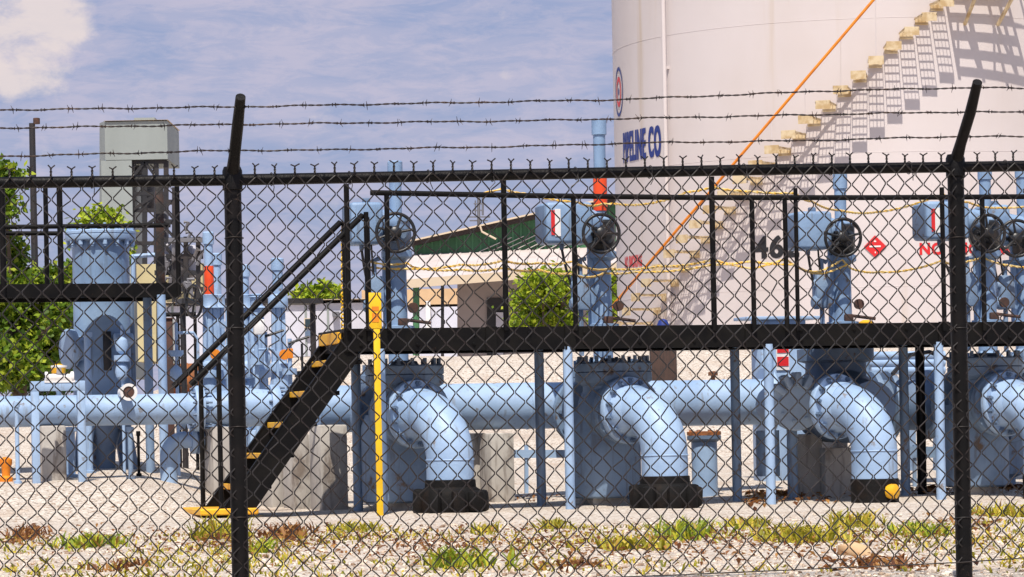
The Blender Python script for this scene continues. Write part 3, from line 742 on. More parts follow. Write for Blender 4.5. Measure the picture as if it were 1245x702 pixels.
# handrail and posts
RZ = PL.S(690, 239)[1]
sH0 = PL.S(449, 236)[0]
MB().tube([(sH0, -0.045, PL.S(449, 235)[1]), (PL.S(640, 240)[0], -0.045, PL.S(640, 238.6)[1]), (PL.S(850, 240)[0], -0.045, PL.S(850, 241)[1]), (PL.S(1060, 240)[0], -0.045, PL.S(1060, 241)[1]), (PL.S(1520, 240)[0], -0.045, PL.S(1520, 238)[1])], 0.022, 10).build('handrail', 'black', wk, wo)
def post(px, y0, y1, r=0.021, v=-0.04, m='black', name='post', pxb=None):
    a = PL.V(px, y0, v); b = PL.V(pxb if pxb else px+1.5, y1, v); b.x = a.x+(b.x-a.x)*0.0
    MB().tube([a, b], r, 10).build(name, m, wk, wo)
post(470, 237, 402); post(697, 240, 402); post(914, 241, 402); post(954, 241, 402, 0.02); post(1194, 240, 402)
post(421, 224, 402, 0.022); post(612, 217, 402, 0.023); post(865, 215, 402, 0.024); post(967, 229, 402, 0.018); post(1145, 228, 402, 0.02)
post(445, 258, 402, 0.02)
# blue legs
def leg(px, ytop, ybot, v, m):
    s_, z1 = PL.S(px, 425, v); z0 = gpl(s_, v)-0.03
    mb = MB(); mb.tube([(s_, v, ZB+0.02), (s_, v, z0)], 0.040, 14)
    mb.build('support_leg', m, wk, wo)
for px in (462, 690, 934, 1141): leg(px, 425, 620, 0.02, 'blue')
for px in (432, 655, 893, 1098): leg(px, 425, 612, WV-0.02, 'blue_worn_shade')  # far legs: the deck's shade is put into a darker blue
leg(1118, 425, 600, WV+0.1, 'black')
# stair
V0, V1 = 0.02, 0.80
pN = [PL.V(454, 419, V0), PL.V(300, 573, V0)]      # upper edge of the near stringer (v = V0)
top = Vector((sL+0.10, 0, ZT)); 
sB = PL.S(268, 614, V0)[0]
gB = gpl(sB, 0.3)
ang = math.atan2(ZT-gB, top.x-sB)
dirv = Vector((math.cos(ang), 0, math.sin(ang)))
perp = Vector((math.sin(ang), 0, -math.cos(ang)))
for v in (V0, V1):
    a = Vector((sB, v, gB+0.0)); b = Vector((top.x, v, ZT-0.01))
    hw = 0.21
    poly = [Vector((sB-0.02, v-.006, gB)), Vector((sB+0.24, v-.006, gB)), Vector((top.x, v-.006, ZT-0.245)), Vector((top.x, v-.006, ZT)), Vector((top.x-0.06, v-.006, ZT))]
    MB().prism(poly, (0, 0.012, 0)).build('stringer', 'black', wk, wo, 0)
    # flange lip along the upper edge
    MB().bar(poly[0]+Vector((0, .02, 0)), poly[4]+Vector((0, .02, 0)), 0.05, 0.01).build('stringer_lip', 'black', wk, wo, 0)
nt_ = 6
for i in range(1, nt_):
    t = i/float(nt_); c = Vector((sB+(top.x-sB)*t+0.09, (V0+V1)/2, gB+(ZT-gB)*t-0.02))
    td = MB().box(c+Vector((0.02, 0, 0)), (0.23, V1-V0-.03, 0.035), 0.004, None, 1).build('tread', 'black', wk, wo, 0)
    MB().box(c+Vector((-0.105, 0, 0.0)), (0.03, V1-V0-.03, 0.045), 0.004, None, 1).build('nosing', 'yellow', td, wo, 0)
c = Vector((sL+0.0, (V0+V1)/2, ZT-0.09)); MB().box((sL-0.04, (V0+V1)/2, ZT-0.07), (0.03, V1-V0-.05, 0.09), 0.004, None, 1).build('top_nosing', 'yellow', wk, wo, 0)
MB().box((sB+0.06, (V0+V1)/2, gB+0.035), (0.46, V1-V0+.14, 0.05), 0.01, None, 1).build('bottom_step', 'yellow', wk, wo, 0)
for v, dv in ((V0-0.03, 0), (V1+0.03, 0)):
    a = Vector((PL.S(231, 468, V0)[0], v, PL.S(231, 468, V0)[1])); b = Vector((PL.S(440, 262, V0)[0], v, PL.S(440, 262, V0)[1]))
    MB().tube([a, b, b+Vector((.03, 0, -.02)), Vector((b.x+.035, v, ZT-.1))], 0.024, 10).build('stair_handrail', 'black', wk, wo)
    for t in (0.16,):
        q = a.lerp(b, t); zb = gB+(q.x-sB)*math.tan(ang); MB().tube([q, Vector((q.x, v, max(gB+.02, zb-.12)))], 0.02, 8).build('stair_post', 'black', wk, wo)

# yellow chain beside the head of the stair
mb = MB(); a = PL.V(417, 276, 0.9); b = PL.V(417, 402, 0.9); n_ = 30
for i in range(n_):
    p = a.lerp(b, i/(n_-1.0)); rt_ = Matrix.Rotation(PI/2*(i % 2)+.4, 3, 'Z')
    mb.torus(p, rt_ @ Vector((1, 0, 0)), 0.018, 0.006, 10, 5)
for v in mb.v: pass
centred(mb, 'safety_chain', 'marker_yellow', 'yellow chain hanging straight down at the head of the stair', 'chain', frame=PL)

# ------------------------------------------------------------------ elbows, check valves, motor valves
def bolts(mb_list, o, ax, rad, n, r, L, parent, sub, m, phase=0.0, name='bolt'):
    d = Vector(ax).normalized(); x, y = frame_from(d); proto = None
    for i in range(n):
        t = 2*PI*i/n+phase; p = Vector(o)+(x*math.cos(t)+y*math.sin(t))*rad
        if proto is None:
            proto = MB().lathe((0, 0, 0), d, [(r*.6, -L*0.62), (r*.6, -L*0.5), (r, -L*0.5), (r, L*0.5), (r*.62, L*0.5), (r*.62, L*0.8)], 6).build(name, m, parent, Vector((0, 0, 0)), 25); b = proto
        else:
            b = proto.copy(); C.objects.link(b); b.parent = parent
        b.location = p-sub
PIPE_R, ELB_R, V_LEG = 0.188, 0.37, -0.15
AXZ = 0.79
def elbow(px, label, collar):
    s0, _ = PL.S(px, 560, V_LEG); g0 = gpl(s0, V_LEG)
    root, sub = pthing('elbow_riser', label, 'pipe elbow', s0, V_LEG, g0, 'pale blue elbows turning down into the ground')
    vf = V_LEG+ELB_R
    pts = [Vector((s0, vf+0.02, AXZ))]
    for i in range(17):
        t = PI/2*i/16.0; pts.append(Vector((s0, vf-ELB_R*math.sin(t), AXZ-ELB_R*(1-math.cos(t)))))
    pts.append(Vector((s0, V_LEG, g0-0.05)))
    MB().tube(pts, PIPE_R, 32).build('pipe', 'blue', root, sub)
    MB().lathe((s0, vf+0.06, AXZ), (0, -1, 0), [(0.2, -.05), (0.268, -.05), (0.274, -.042), (0.274, .0), (0.269, .01), (0.222, .014), (0.212, .06), (0.191, .12)], 40).build('flange', 'blue', root, sub)
    bolts(None, (s0, vf+0.055, AXZ), (0, -1, 0), 0.244, 14, 0.022, 0.07, root, sub, 'blue_dark', PI/16)
    MB().torus((s0, V_LEG, AXZ-ELB_R), (0, 0, 1), PIPE_R+.001, 0.006, 32, 6).build('weld', 'blue', root, sub)
    if collar == 'clamp':
        mb = MB()
        mb.lathe((s0, V_LEG, g0-.02), (0, 0, 1), [(.235, 0), (.25, .03), (.25, .15), (.225, .20), (.203, .215), (.20, .27), (.192, .275)], 28)
        for a_ in range(9):
            t = 2*PI*a_/9+random.uniform(-.15, .15); p = Vector((s0+.255*math.cos(t), V_LEG+.255*math.sin(t), g0+.085))
            mb.box(p, (.09, .11*random.uniform(.8, 1.3), .19*random.uniform(.85, 1.1)), .03, Matrix.Rotation(t, 3, 'Z') @ Matrix.Rotation(random.uniform(-.1, .1), 3, 'Y'))
        mb.build('collar', 'mastic', root, sub)
    else:
        MB().lathe((s0, V_LEG, g0-.02), (0, 0, 1), [(.196, 0), (.198, .21), (.192, .215)], 28).build('collar', 'mastic', root, sub)
        MB().lathe((s0-.01, V_LEG-.205, g0+.09), (.35, -1, 0), [(.01, -.03), (.055, -.03), (.062, -.0), (.06, .04), (.035, .06), (.01, .062)], 16).build('cap', 'yellow', root, sub)
    root.rotation_euler[2] += R(22); ROOT[root.name] = Matrix.Translation(root.location) @ Matrix.Rotation(PL.a+R(22), 4, 'Z')
    return s0-ELB_R*math.sin(R(22))
EL = {}
for k_, (px, lab, col_) in enumerate(((547, 'pale blue pipe elbow with black collar right of the yellow marker post', 'clamp'), (808, 'pale blue pipe elbow on lumpy black collar near the middle', 'clamp'),
         (1063, 'pale blue pipe elbow with yellow cap at its plain black foot', 'plain'), (1272, 'pale blue pipe elbow cut off by the right edge of the photo', 'plain'))):
    EL[k_] = elbow(px, lab, col_)

def check_valve(s0, label):
    vc = V_LEG+ELB_R+.13+.42; g0 = gpl(s0, vc)
    root, sub = pthing('check_valve', label, 'valve', s0, vc, g0, 'bolted check valves under the walkway')
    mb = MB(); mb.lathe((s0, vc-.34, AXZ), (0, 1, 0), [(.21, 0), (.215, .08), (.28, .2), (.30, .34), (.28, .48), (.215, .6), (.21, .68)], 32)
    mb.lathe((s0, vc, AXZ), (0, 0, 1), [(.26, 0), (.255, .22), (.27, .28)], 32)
    mb.build('body', 'blue_worn_shade', root, sub)
    for sg in (-1, 1):
        fr_ = .275 if sg < 0 else .33
        MB().lathe((s0, vc+sg*.375, AXZ), (0, sg, 0), [(.21, -.05), (fr_, -.05), (fr_+.005, -.04), (fr_+.005, .03), (fr_, .04), (.2, .04)], 36).build('flange', 'blue_worn_shade', root, sub)
    zb = PL.S(500, 461, vc)[1]
    MB().lathe((s0, vc, zb-.035), (0, 0, 1), [(.25, -.05), (.315, -.01), (.32, 0), (.32, .062), (.31, .068)], 36).build('lower_cover_flange', 'blue_worn_shade', root, sub)
    MB().lathe((s0, vc, zb+.036), (0, 0, 1), [(.318, 0), (.322, .01), (.322, .065), (.31, .075), (.12, .08), (.10, .11), (.01, .115)], 36).build('cover', 'blue_worn_shade', root, sub)
    bolts(None, (s0, vc, zb+.045), (0, 0, 1), .285, 16, .026, .15, root, sub, 'blue_dark')
    for sg in (-1,):
        MB().lathe((s0-.06, vc+.1, g0), (0, 0, 1), [(.24, .06), (.28, .075), (.285, .09), (.285, AXZ-.1-g0), (.25, AXZ-g0)], 36).build('lower_barrel', 'blue_worn_shade', root, sub)
        MB().box((s0-.06, vc+.1, g0+.02), (.3, .3, .1), .01).build('plinth', 'concrete', root, sub)
check_valve(EL[0], 'worn blue check valve with bolted round cover behind the elbow beside the yellow marker post')
check_valve(EL[1], 'worn blue check valve with bolted cover behind the middle elbow with the lumpy collar')
check_valve(EL[3], 'worn blue check valve with bolted cover behind the right fence post')

def motor_valve(px, label, y_top, wheel_px, wheel_y, vm=1.68, body=True, sleeve=None, tagged=False, box_px=None, wr=0.175, r_st=0.052):
    s0, zt_ = PL.S(px, y_top, vm); g0 = gpl(s0, vm)
    _, zw = PL.S(px, wheel_y, vm-.3)
    root, sub = pthing('motor_valve', label, 'valve', s0, vm, g0, 'motor operated valves along the walkway')
    rn = random.Random(int(px))
    if body:
        mb = MB(); mb.lathe((s0, vm, g0), (0, 0, 1), [(.20, .08), (.29, .12), (.305, .2), (.305, .62), (.29, .80), (.24, .92), (.2, 1.0)], 36)
        mb.lathe((s0, vm-.40, AXZ), (0, 1, 0), [(.21, 0), (.22, .2), (.22, .6), (.21, .8)], 32)
        mb.box((s0, vm, g0+.05), (.34, .34, .10), .01); mb.build('body', 'blue_worn_shade', root, sub)
        for sg in (-1, 1):
            MB().lathe((s0, vm+sg*.405, AXZ), (0, sg, 0), [(.21, -.05), (.335, -.05), (.34, -.04), (.34, .02), (.33, .03), (.2, .03)], 36).build('flange', 'blue_worn_shade', root, sub)
            bolts(None, (s0, vm+sg*.395, AXZ), (0, sg, 0), .295, 12, .022, .11, root, sub, 'blue_dark')
        MB().lathe((s0, vm, g0+.98), (0, 0, 1), [(.2, -.03), (.33, 0), (.335, .01), (.335, .065), (.33, .07), (.338, .075), (.338, .135), (.33, .14), (.15, .15)], 36).build('bonnet', 'blue_worn_shade', root, sub)
        bolts(None, (s0, vm, g0+1.05), (0, 0, 1), .30, 14, .022, .19, root, sub, 'blue_dark')
    # yoke: two uprights on a round base, through the walkway level
    zy0 = g0+1.05
    mb = MB(); mb.lathe((s0, vm, zy0), (0, 0, 1), [(.16, 0), (.15, .1), (.085, .16), (.08, zw-zy0-.12)], 20)
    mb.lathe((s0, vm, ZT+.02), (0, 0, 1), [(.08, 0), (.14, .01), (.14, .05), (.08, .06)], 20)
    mb.box((s0-.10, vm, (ZT+zw)/2), (.05, .05, zw-ZT), .012)
    mb.lathe((s0, vm, zw-.22), (0, 0, 1), [(.08, 0), (.13, .03), (.13, .08), (.08, .1)], 20)
    mb.build('yoke', 'blue_mid', root, sub)
    # gearbox and wheel
    mb = MB(); mb.lathe((s0, vm+.13, zw), (0, -1, 0), [(.10, 0), (.125, .02), (.13, .14), (.09, .17), (.085, .26), (.05, .30)], 24)
    mb.lathe((s0, vm, zw-.13), (0, 0, 1), [(.11, 0), (.12, .02), (.12, .24), (.09, .27)], 20); mb.build('gearbox', 'iron' if px > 600 else 'blue_dark', root, sub)
    wx = PL.S(wheel_px, wheel_y, vm-.3)[0]; wc = Vector((wx, vm-.30, zw))
    mb = MB(); tilt = Vector((rn.uniform(-.12, .05), -1, rn.uniform(-.1, .1)))
    mb.torus(wc, tilt, wr-.014, .0145, 40, 10)
    x, y = frame_from(tilt)
    for i in range(5):
        t = 2*PI*i/5+rn.random(); mb.tube([wc+(x*math.cos(t)+y*math.sin(t))*.03, wc+(x*math.cos(t)+y*math.sin(t))*(wr-.014)+Vector((0, .0, 0))], [.013, .010], 8)
    mb.lathe(wc+Vector((0, .03, 0)), (0, -1, 0), [(.05, 0), (.05, .05), (.03, .065)], 16); mb.build('handwheel', 'iron', root, sub)
    mb = MB(); mb.lathe(wc+Vector((0, .2, 0)), (0, -1, 0), [(.06, 0), (.065, .05), (.05, .12), (.03, .13), (.026, .2)], 20)
    for i in range(6):
        t = 2*PI*i/6; mb.box(wc+Vector((.055*math.cos(t), .10, .055*math.sin(t))), (.03, .05, .03), .005)
    mb.build('drive_hub', 'iron', root, sub)
    # motor housing
    bx0, bx1, by0, by1 = box_px
    a = PL.V(bx0, by1, vm-.1); b = PL.V(bx1, by0, vm-.1)
    cx = (a.x+b.x)/2; cz = (a.z+b.z)/2; bw, bh = b.x-a.x, b.z-a.z
    mb = MB(); mb.box((cx, vm-.05, cz), (bw, .34, bh), .03, None, 3); 
    mb.lathe((cx+bw/2-.02, vm-.03, cz), (1, 0, 0), [(.12, 0), (.13, .02), (.12, .08), (.09, max(.1, s0-cx-bw/2))], 20)
    h_ = mb.build('motor_housing', 'blue_mid', root, sub)
    mb = MB(); mb.box((cx-bw/2-.004, vm-.05, cz), (.012, .30, bh-.05), .005); MB().box((cx+.03, vm-.05, cz+bh/2+.02), (.06, .06, .05), .01).build('lifting_boss', 'blue_dark', h_, sub)
    MB().lathe((cx-bw*.1, vm-.1, cz-bh/2-.05), (0, 0, 1), [(.016, 0), (.02, .02), (.02, .06)], 8).build('cable_gland', 'blue_dark', h_, sub); mb.build('end_cover', 'blue_dark', h_, sub)
    if tagged:
        MB().box((cx-bw/2+.10, vm-.225, cz+.0), (.05, .006, bh*.66)).build('tag', 'white', h_, sub); MB().box((cx-bw/2+.06, vm-.224, cz), (.035, .006, bh*.6)).build('tag', 'red', h_, sub)
    mb = MB(); mb.tube(sag((cx-bw*.1, vm-.1, cz-bh/2-.04), (s0-.22, vm-.05, zw-.45), 8, .12), .012, 8)
    mb.tube(sag((cx+bw*.2, vm-.1, cz-bh/2), (s0-.2, vm-.05, zw-.42), 8, .06), .009, 8); mb.build('cable', 'iron', root, sub)
    # stem cover
    mb = MB(); mb.lathe((s0, vm, zw+.1), (0, 0, 1), [(.10, 0), (.10, .04), (r_st, .06), (r_st, zt_-zw-.1-.14), (r_st+.012, zt_-zw-.1-.135), (r_st+.012, zt_-zw-.1-.01), (r_st+.002, zt_-zw-.1)], 20)
    mb.build('stem_cover', 'blue_mid', root, sub)
    if sleeve:
        z1 = PL.S(px, sleeve[0], vm)[1]; z0_ = PL.S(px, sleeve[1], vm)[1]
        MB().lathe((s0, vm, z0_), (0, 0, 1), [(r_st+.004, 0), (r_st+.008, .004), (r_st+.008, z1-z0_), (r_st+.004, z1-z0_+.004)], 20).build('marker_sleeve', 'orange_red', root, sub)
    # junction box and pipework on the left of the yoke
    mb = MB(); mb.box((s0-.21, vm-.06, ZT+.34), (.14, .14, .30), .015); mb.tube([(s0-.21, vm-.06, ZT+.2), (s0-.21, vm-.06, ZT-.2)], .022, 10)
    mb.tube([(s0-.21, vm-.06, ZT+.48), (s0-.21, vm-.06, ZT+.62), (s0-.16, vm-.05, zw-.2)], .022, 10)
    mb.lathe((s0-.30, vm-.08, ZT+.40), (1, 0, 0), [(.03, 0), (.045, .02), (.045, .06)], 12); mb.lathe((s0-.31, vm-.08, ZT+.24), (1, 0, 0), [(.04, 0), (.06, .02), (.06, .06)], 12)
    mb.build('junction_box', 'blue_worn_shade', root, sub)
    mb = MB(); mb.box((s0+.02, vm-.10, ZT+.10), (.08, .05, .07), .012); mb.tube([(s0+.05, vm-.1, ZT+.12), (s0+.25, vm-.15, ZT+.09)], .014, 8)
    mb.lathe((s0+.10, vm-.12, ZT+.22), (0, -1, 0), [(.03, 0), (.045, .01), (.045, .04)], 12); mb.build('drain_fitting', 'rust_dark', root, sub)
motor_valve(480, 'blue motor valve with black handwheel above the yellow marker post, left end of the handrail', 196, 481, 283, box_px=(424, 462, 247, 298))
motor_valve(728, 'blue motor valve with orange sleeve on its tall stem cover', 145, 731, 284, sleeve=(217, 257), tagged=True, box_px=(660, 716, 247, 297))
motor_valve(1021, 'blue motor valve with handwheel left of the red hazard diamond', 211, 1025, 289, box_px=(966, 1006, 258, 304), vm=1.75, body=False)
motor_valve(1197, 'blue motor valve with red tagged housing behind the right fence post', 200, 1201, 284, tagged=True, box_px=(1121, 1172, 246, 292))
motor_valve(1242, 'blue motor valve cut by the right edge of the photo', 198, 1236, 290, vm=2.3, body=False, box_px=(1195, 1222, 250, 300))

# unit three: dark valve body behind the elbow and a grey ribbed end plate
s0, _ = PL.S(1022, 500, 1.2); root, sub = pthing('gate_valve', 'dark low valve body behind the elbow with the yellow cap', 'valve', s0, 1.2, gpl(s0, 1.2))
mb = MB(); mb.lathe((s0, 1.6, AXZ), (0, -1, 0), [(.22, 0), (.30, .05), (.31, .6), (.25, .75), (.21, 1.15)], 32); mb.lathe((s0, 1.3, AXZ+.1), (0, 0, 1), [(.27, 0), (.26, .28), (.33, .3), (.33, .4), (.2, .42)], 32)
mb.build('body', 'blue_dark', root, sub)
MB().box((s0, 1.35, .22), (.3, .3, .44), .01).build('pedestal', 'concrete', root, sub)
s0, z0 = PL.S(968, 491, 0.75); root, sub = pthing('blind_flange', 'grey ribbed blind flange facing forward left of the third elbow', 'flange', s0, .75, gpl(s0, .75))
MB().lathe((s0, .80, z0), (0, -1, 0), [(.17, -.5), (.17, 0), (.225, .0), (.23, .01), (.23, .055), (.22, .065), (.01, .066)], 20).build('plate', 'grey_paint', root, sub, 20)
for i in range(5):
    t = -0.95+i*0.475
    MB().box((s0+.205*math.sin(t), .735, z0+.205*math.cos(t)), (.052, .14, .12), .012, Matrix.Rotation(t, 3, 'Y')).build('lug', 'grey_paint', root, sub)
bolts(None, (s0, .735, z0), (0, -1, 0), .15, 8, .016, .05, root, sub, 'grey_paint', .2)
MB().tube([(s0+.01, .9, z0-.1), (s0+.01, .9, gpl(s0, .9)-.03)], .045, 12).build('support', 'blue_worn_shade', root, sub)
mb = MB(); mb.tube([(s0-.19, .95, z0-.22), (s0-.19, .95, gpl(s0, .9)+.2)], .1, 14); mb.build('drain_pipe', 'blue_worn_shade', root, sub)

# ------------------------------------------------------------------ header pipes
VH = 2.45
a = PL.V(440, 494, VH); b = PL.V(930, 487, VH)
hp, hs = pthing('header_pipe', 'thick pale blue horizontal pipe running behind the first two elbows', 'pipe', a.x, VH, 0)
zc = PL.S(620, 494, VH)[1]
MB().cyl((a.x-.4, VH, zc), (b.x, VH, zc), .203, 36).build('pipe', 'blue', hp, hs)
for px in (640, 880): 
    s_ = PL.S(px, 490, VH)[0]; MB().torus((s_, VH, zc), (1, 0, 0), .203, .006, 36, 6).build('weld', 'blue', hp, hs)
for px in (480, 728):
    s_ = PL.S(px, 490, VH)[0]; MB().tube([(s_, VH, zc), (s_, 2.1, zc)], .19, 24).build('branch', 'blue', hp, hs)
s_ = PL.S(867, 465, VH)[0]; MB().lathe((s_, VH, zc+.19), (0, 0, 1), [(.02, 0), (.02, .05), (.045, .05), (.045, .08), (.02, .09)], 10).build('vent_plug', 'rust', hp, hs)
MB().lathe((b.x-.02, VH, zc), (1, 0, 0), [(.2, 0), (.30, 0), (.305, .01), (.305, .06), (.2, .07)], 36).build('end_flange', 'blue', hp, hs)
a = PL.V(985, 492, VH+.1); b = PL.V(1520, 488, VH+.1)
hp2, hs2 = pthing('header_pipe', 'dark shaded blue pipe crossing behind the right fence post', 'pipe', a.x, VH+.1, 0)
MB().cyl((a.x, VH+.1, zc-.05), (b.x, VH+.1, zc-.05), .23, 36).build('pipe', 'blue_dark', hp2, hs2)  # this pipe's shade is painted in with the deeper blue
for px in (1062, 1082, 1130):
    s_ = PL.S(px, 490, VH)[0]; MB().lathe((s_, VH+.1, zc-.05), (1, 0, 0), [(.23, 0), (.31, 0), (.315, .01), (.315, .05), (.23, .06)], 32).build('flange', 'blue_worn_shade', hp2, hs2)

# concrete blocks under the pipes
def block(px0, px1, y0, y1, v, label, rot=0.0, depth=0.30):
    a = PL.V(px0, y0, v); b = PL.V(px1, y1, v); w = b.x-a.x; cx = (a.x+b.x)/2; g0 = gpl(cx, v+depth/2)-.05
    mb = MB(); rm = Matrix.Rotation(rot, 3, 'Z'); mb.box((cx, v+depth/2, (a.z+g0)/2), (w, depth, a.z-g0), .018, rm, 2)
    return centred(mb, 'concrete_block', 'concrete', label, 'concrete block', 'concrete pipe supports', frame=PL)
block(594, 625, 527, 600, 2.15, 'grey concrete block right of the first elbow under the thick pipe', 0.1)
block(574, 592, 527, 600, 2.5, 'brownish concrete block just behind the one right of the first elbow', 0.1)
block(976, 1006, 528, 597, 1.35, 'stained concrete block under the dark valve left of the yellow capped elbow', -.3)
block(1008, 1030, 532, 597, 1.8, 'narrow concrete block touching the left side of the yellow capped elbow', .2)
block(386, 422, 517, 597, 1.45, 'brown sided concrete block right of the stair foot', .12)
block(353, 381, 528, 597, 1.9, 'pale concrete block half hidden by the stair, beside the brown sided one', .12)
block(326, 347, 540, 597, 2.4, 'low concrete block seen under the stair stringer', .12)
block(256, 284, 519, 584, 3.0, 'rounded pale concrete block behind the left fence post', .1)
block(48, 80, 518, 586, 2.95, 'pale concrete block under the left pipe between the blue frame legs', .1)

# riser stub with a rusty flange
s0, z0 = PL.S(856, 534, 2.0); g0 = gpl(s0, 2.0); root, sub = pthing('riser_stub', 'short blue pipe stub capped by a rusty flange behind the middle elbow', 'pipe', s0, 2.0, g0)
MB().cyl((s0, 2.0, g0-.05), (s0, 2.0, z0), .113, 24).build('pipe', 'blue', root, sub)
MB().lathe((s0, 2.0, z0), (0, 0, 1), [(.11, -.03), (.15, 0), (.15, .03), (.11, .032)], 28).build('flange', 'blue_dark', root, sub)
MB().lathe((s0, 2.0, z0+.033), (0, 0, 1), [(.15, 0), (.15, .03), (.14, .035), (.03, .036)], 28).build('rusty_cap', 'rust', root, sub)
bolts(None, (s0, 2, z0+.04), (0, 0, 1), .128, 8, .014, .05, root, sub, 'rust')
# low blue brace between the legs
mb = MB(); mb.bar(PL.V(618, 552, 2.3), PL.V(700, 552, 2.3), .05, .07); mb.bar(PL.V(640, 541, 2.3), PL.V(640, 600, 2.3), .03, .03); mb.bar(PL.V(696, 541, 2.3), PL.V(696, 600, 2.3), .03, .03)
centred(mb, 'low_brace', 'blue', 'low blue horizontal brace behind the blue legs left of the middle elbow', 'brace', frame=PL, ang=0)
mb = MB(); mb.bar(PL.V(1098, 550, 2.2), PL.V(1170, 550, 2.2), .06, .1); mb.bar(PL.V(1112, 541, 2.2), PL.V(1112, 600, 2.2), .03, .03); mb.bar(PL.V(1160, 541, 2.2), PL.V(1160, 600, 2.2), .03, .03)
centred(mb, 'low_brace', 'blue_worn_shade', 'low blue brace under the dark pipe near the right fence post', 'brace', frame=PL, ang=0)
# brown timber post
a = W(790, 424, 40); b = W(823, 480, 40)
mb = MB(); g0 = gz((a.x+b.x)/2, 40); mb.box(((a.x+b.x)/2, 40, (a.z+.1+g0)/2), (b.x-a.x, .3, a.z+.1-g0), .02)
centred(mb, 'timber_post', 'brown', 'dark brown stout post behind the thick pipe and middle elbow', 'post')

# blue bins and pipes stored behind the third elbow
rk, rs = pthing('pipe_skid', 'pale blue stacked pipes on a skid behind the legs near the right fence post', 'pipe skid', PL.S(1090, 460, 5)[0], 5.0, 0)
for i, y in enumerate((433, 442, 451)):
    MB().cyl(PL.V(1052+i*3, y, 5.0), PL.V(1148, y-1, 5.0), .042, 14).build('pipe', 'blue', rk, rs)
for px in (1062, 1108, 1140): MB().bar(PL.V(px, 428, 5.05), PL.V(px, 590, 5.05), .07, .07).build('leg', 'blue_worn_shade', rk, rs)
ub, us = pthing('control_cabinet', 'pale blue cabinet with a red and white sign behind the grey blind flange', 'cabinet', PL.S(945, 500, 3.6)[0], 3.6, 0)
a = PL.V(925, 389, 3.6); b = PL.V(984, 600, 3.6); MB().box(((a.x+b.x)/2, 3.75, a.z/2), (b.x-a.x, .3, a.z), .015).build('box', 'blue', ub, us)
MB().box(((a.x+b.x)/2, 3.75, a.z+.015), (b.x-a.x+.3, .4, .03), .006).build('lid', 'blue', ub, us)
a = PL.V(944, 424, 3.58); b = PL.V(960, 450, 3.58); p_ = MB().box(((a.x+b.x)/2, 3.592, (a.z+b.z)/2), (b.x-a.x, .012, a.z-b.z)); w_ = p_.build('sign', 'white', ub, us, 0)
for y0, y1 in ((424.5, 429), (434, 445)):
    q0 = PL.V(945, y0, 3.58); q1 = PL.V(959, y1, 3.58); MB().box(((q0.x+q1.x)/2, 3.583, (q0.z+q1.z)/2), (q1.x-q0.x, .006, q0.z-q1.z)).build('red_band', 'red', w_, us, 0)
a = PL.V(890, 392, 3.3); b = PL.V(985, 392, 3.3)
q = PL.V(1053, 392, 2.6); vp_, vps = pthing('vent_post', 'thin vent post with yellow cap just above the deck right of the third handwheel', 'post', q.x, 2.6, gpl(q.x, 2.6))
MB().tube([(q.x, 2.6, q.z-.04), (q.x, 2.6, gpl(q.x, 2.6)-.05)], .025, 10).build('pipe', 'blue_worn_shade', vp_, vps)
MB().lathe((q.x, 2.6, q.z-.05), (0, 0, 1), [(.05, 0), (.07, .01), (.07, .05), (.03, .07)], 12).build('cap', 'yellow', vp_, vps)
bd = MB(); q = W(806, 388, 46); bd.lathe((q.x, q.y, gz(q.x, q.y)), (0, 0, 1), [(.085, 0), (.085, q.z-gz(q.x, q.y)-.08), (.06, q.z-gz(q.x, q.y)-.02), (.02, q.z-gz(q.x, q.y))], 14)
centred(bd, 'bollard', 'navy', 'round blue bollard top just above the deck below the tank stair', 'bollard')

# black conduit lying by the third unit
mb = MB(); mb.tube([PL.V(1085, 455, 2.2), PL.V(1105, 432, 2.3), PL.V(1130, 428, 2.5), PL.V(1160, 440, 2.4), PL.V(1180, 458, 2.2)], .02, 8)
centred(mb, 'hose', 'iron', 'thin black hose arching over the dark pipe near the right fence post', 'hose', frame=PL)

# ------------------------------------------------------------------ pipeline marker
s0, zt_ = PL.S(457, 356, -0.35); g0 = gpl(s0, -.35)
mk, msb = pthing('pipeline_marker', 'yellow plastic pipeline marker post standing at the head of the stair', 'marker post', s0, -.35, g0)
zh = PL.S(457, 400, -.35)[1]
MB().box((s0, -.35, (zh+g0)/2-.03), (.052, .02, zh-g0+.06), .006).build('post', 'marker_yellow', mk, msb)
MB().box((s0-.01, -.357, (zh+zt_)/2), (.10, .012, zt_-zh), .005).build('sign_plate', 'marker_yellow', mk, msb)
for y0, y1 in ((373, 378), (381, 392)):
    z1 = PL.S(457, y0, -.35)[1]; z0_ = PL.S(457, y1, -.35)[1]
    MB().box((s0-.01, -.3645, (z0_+z1)/2), (.055, .004, z1-z0_)).build('orange_patch', 'orange', mk, msb, 0)

# ------------------------------------------------------------------ left cluster
DL = 3.1     # plant depth of the left header
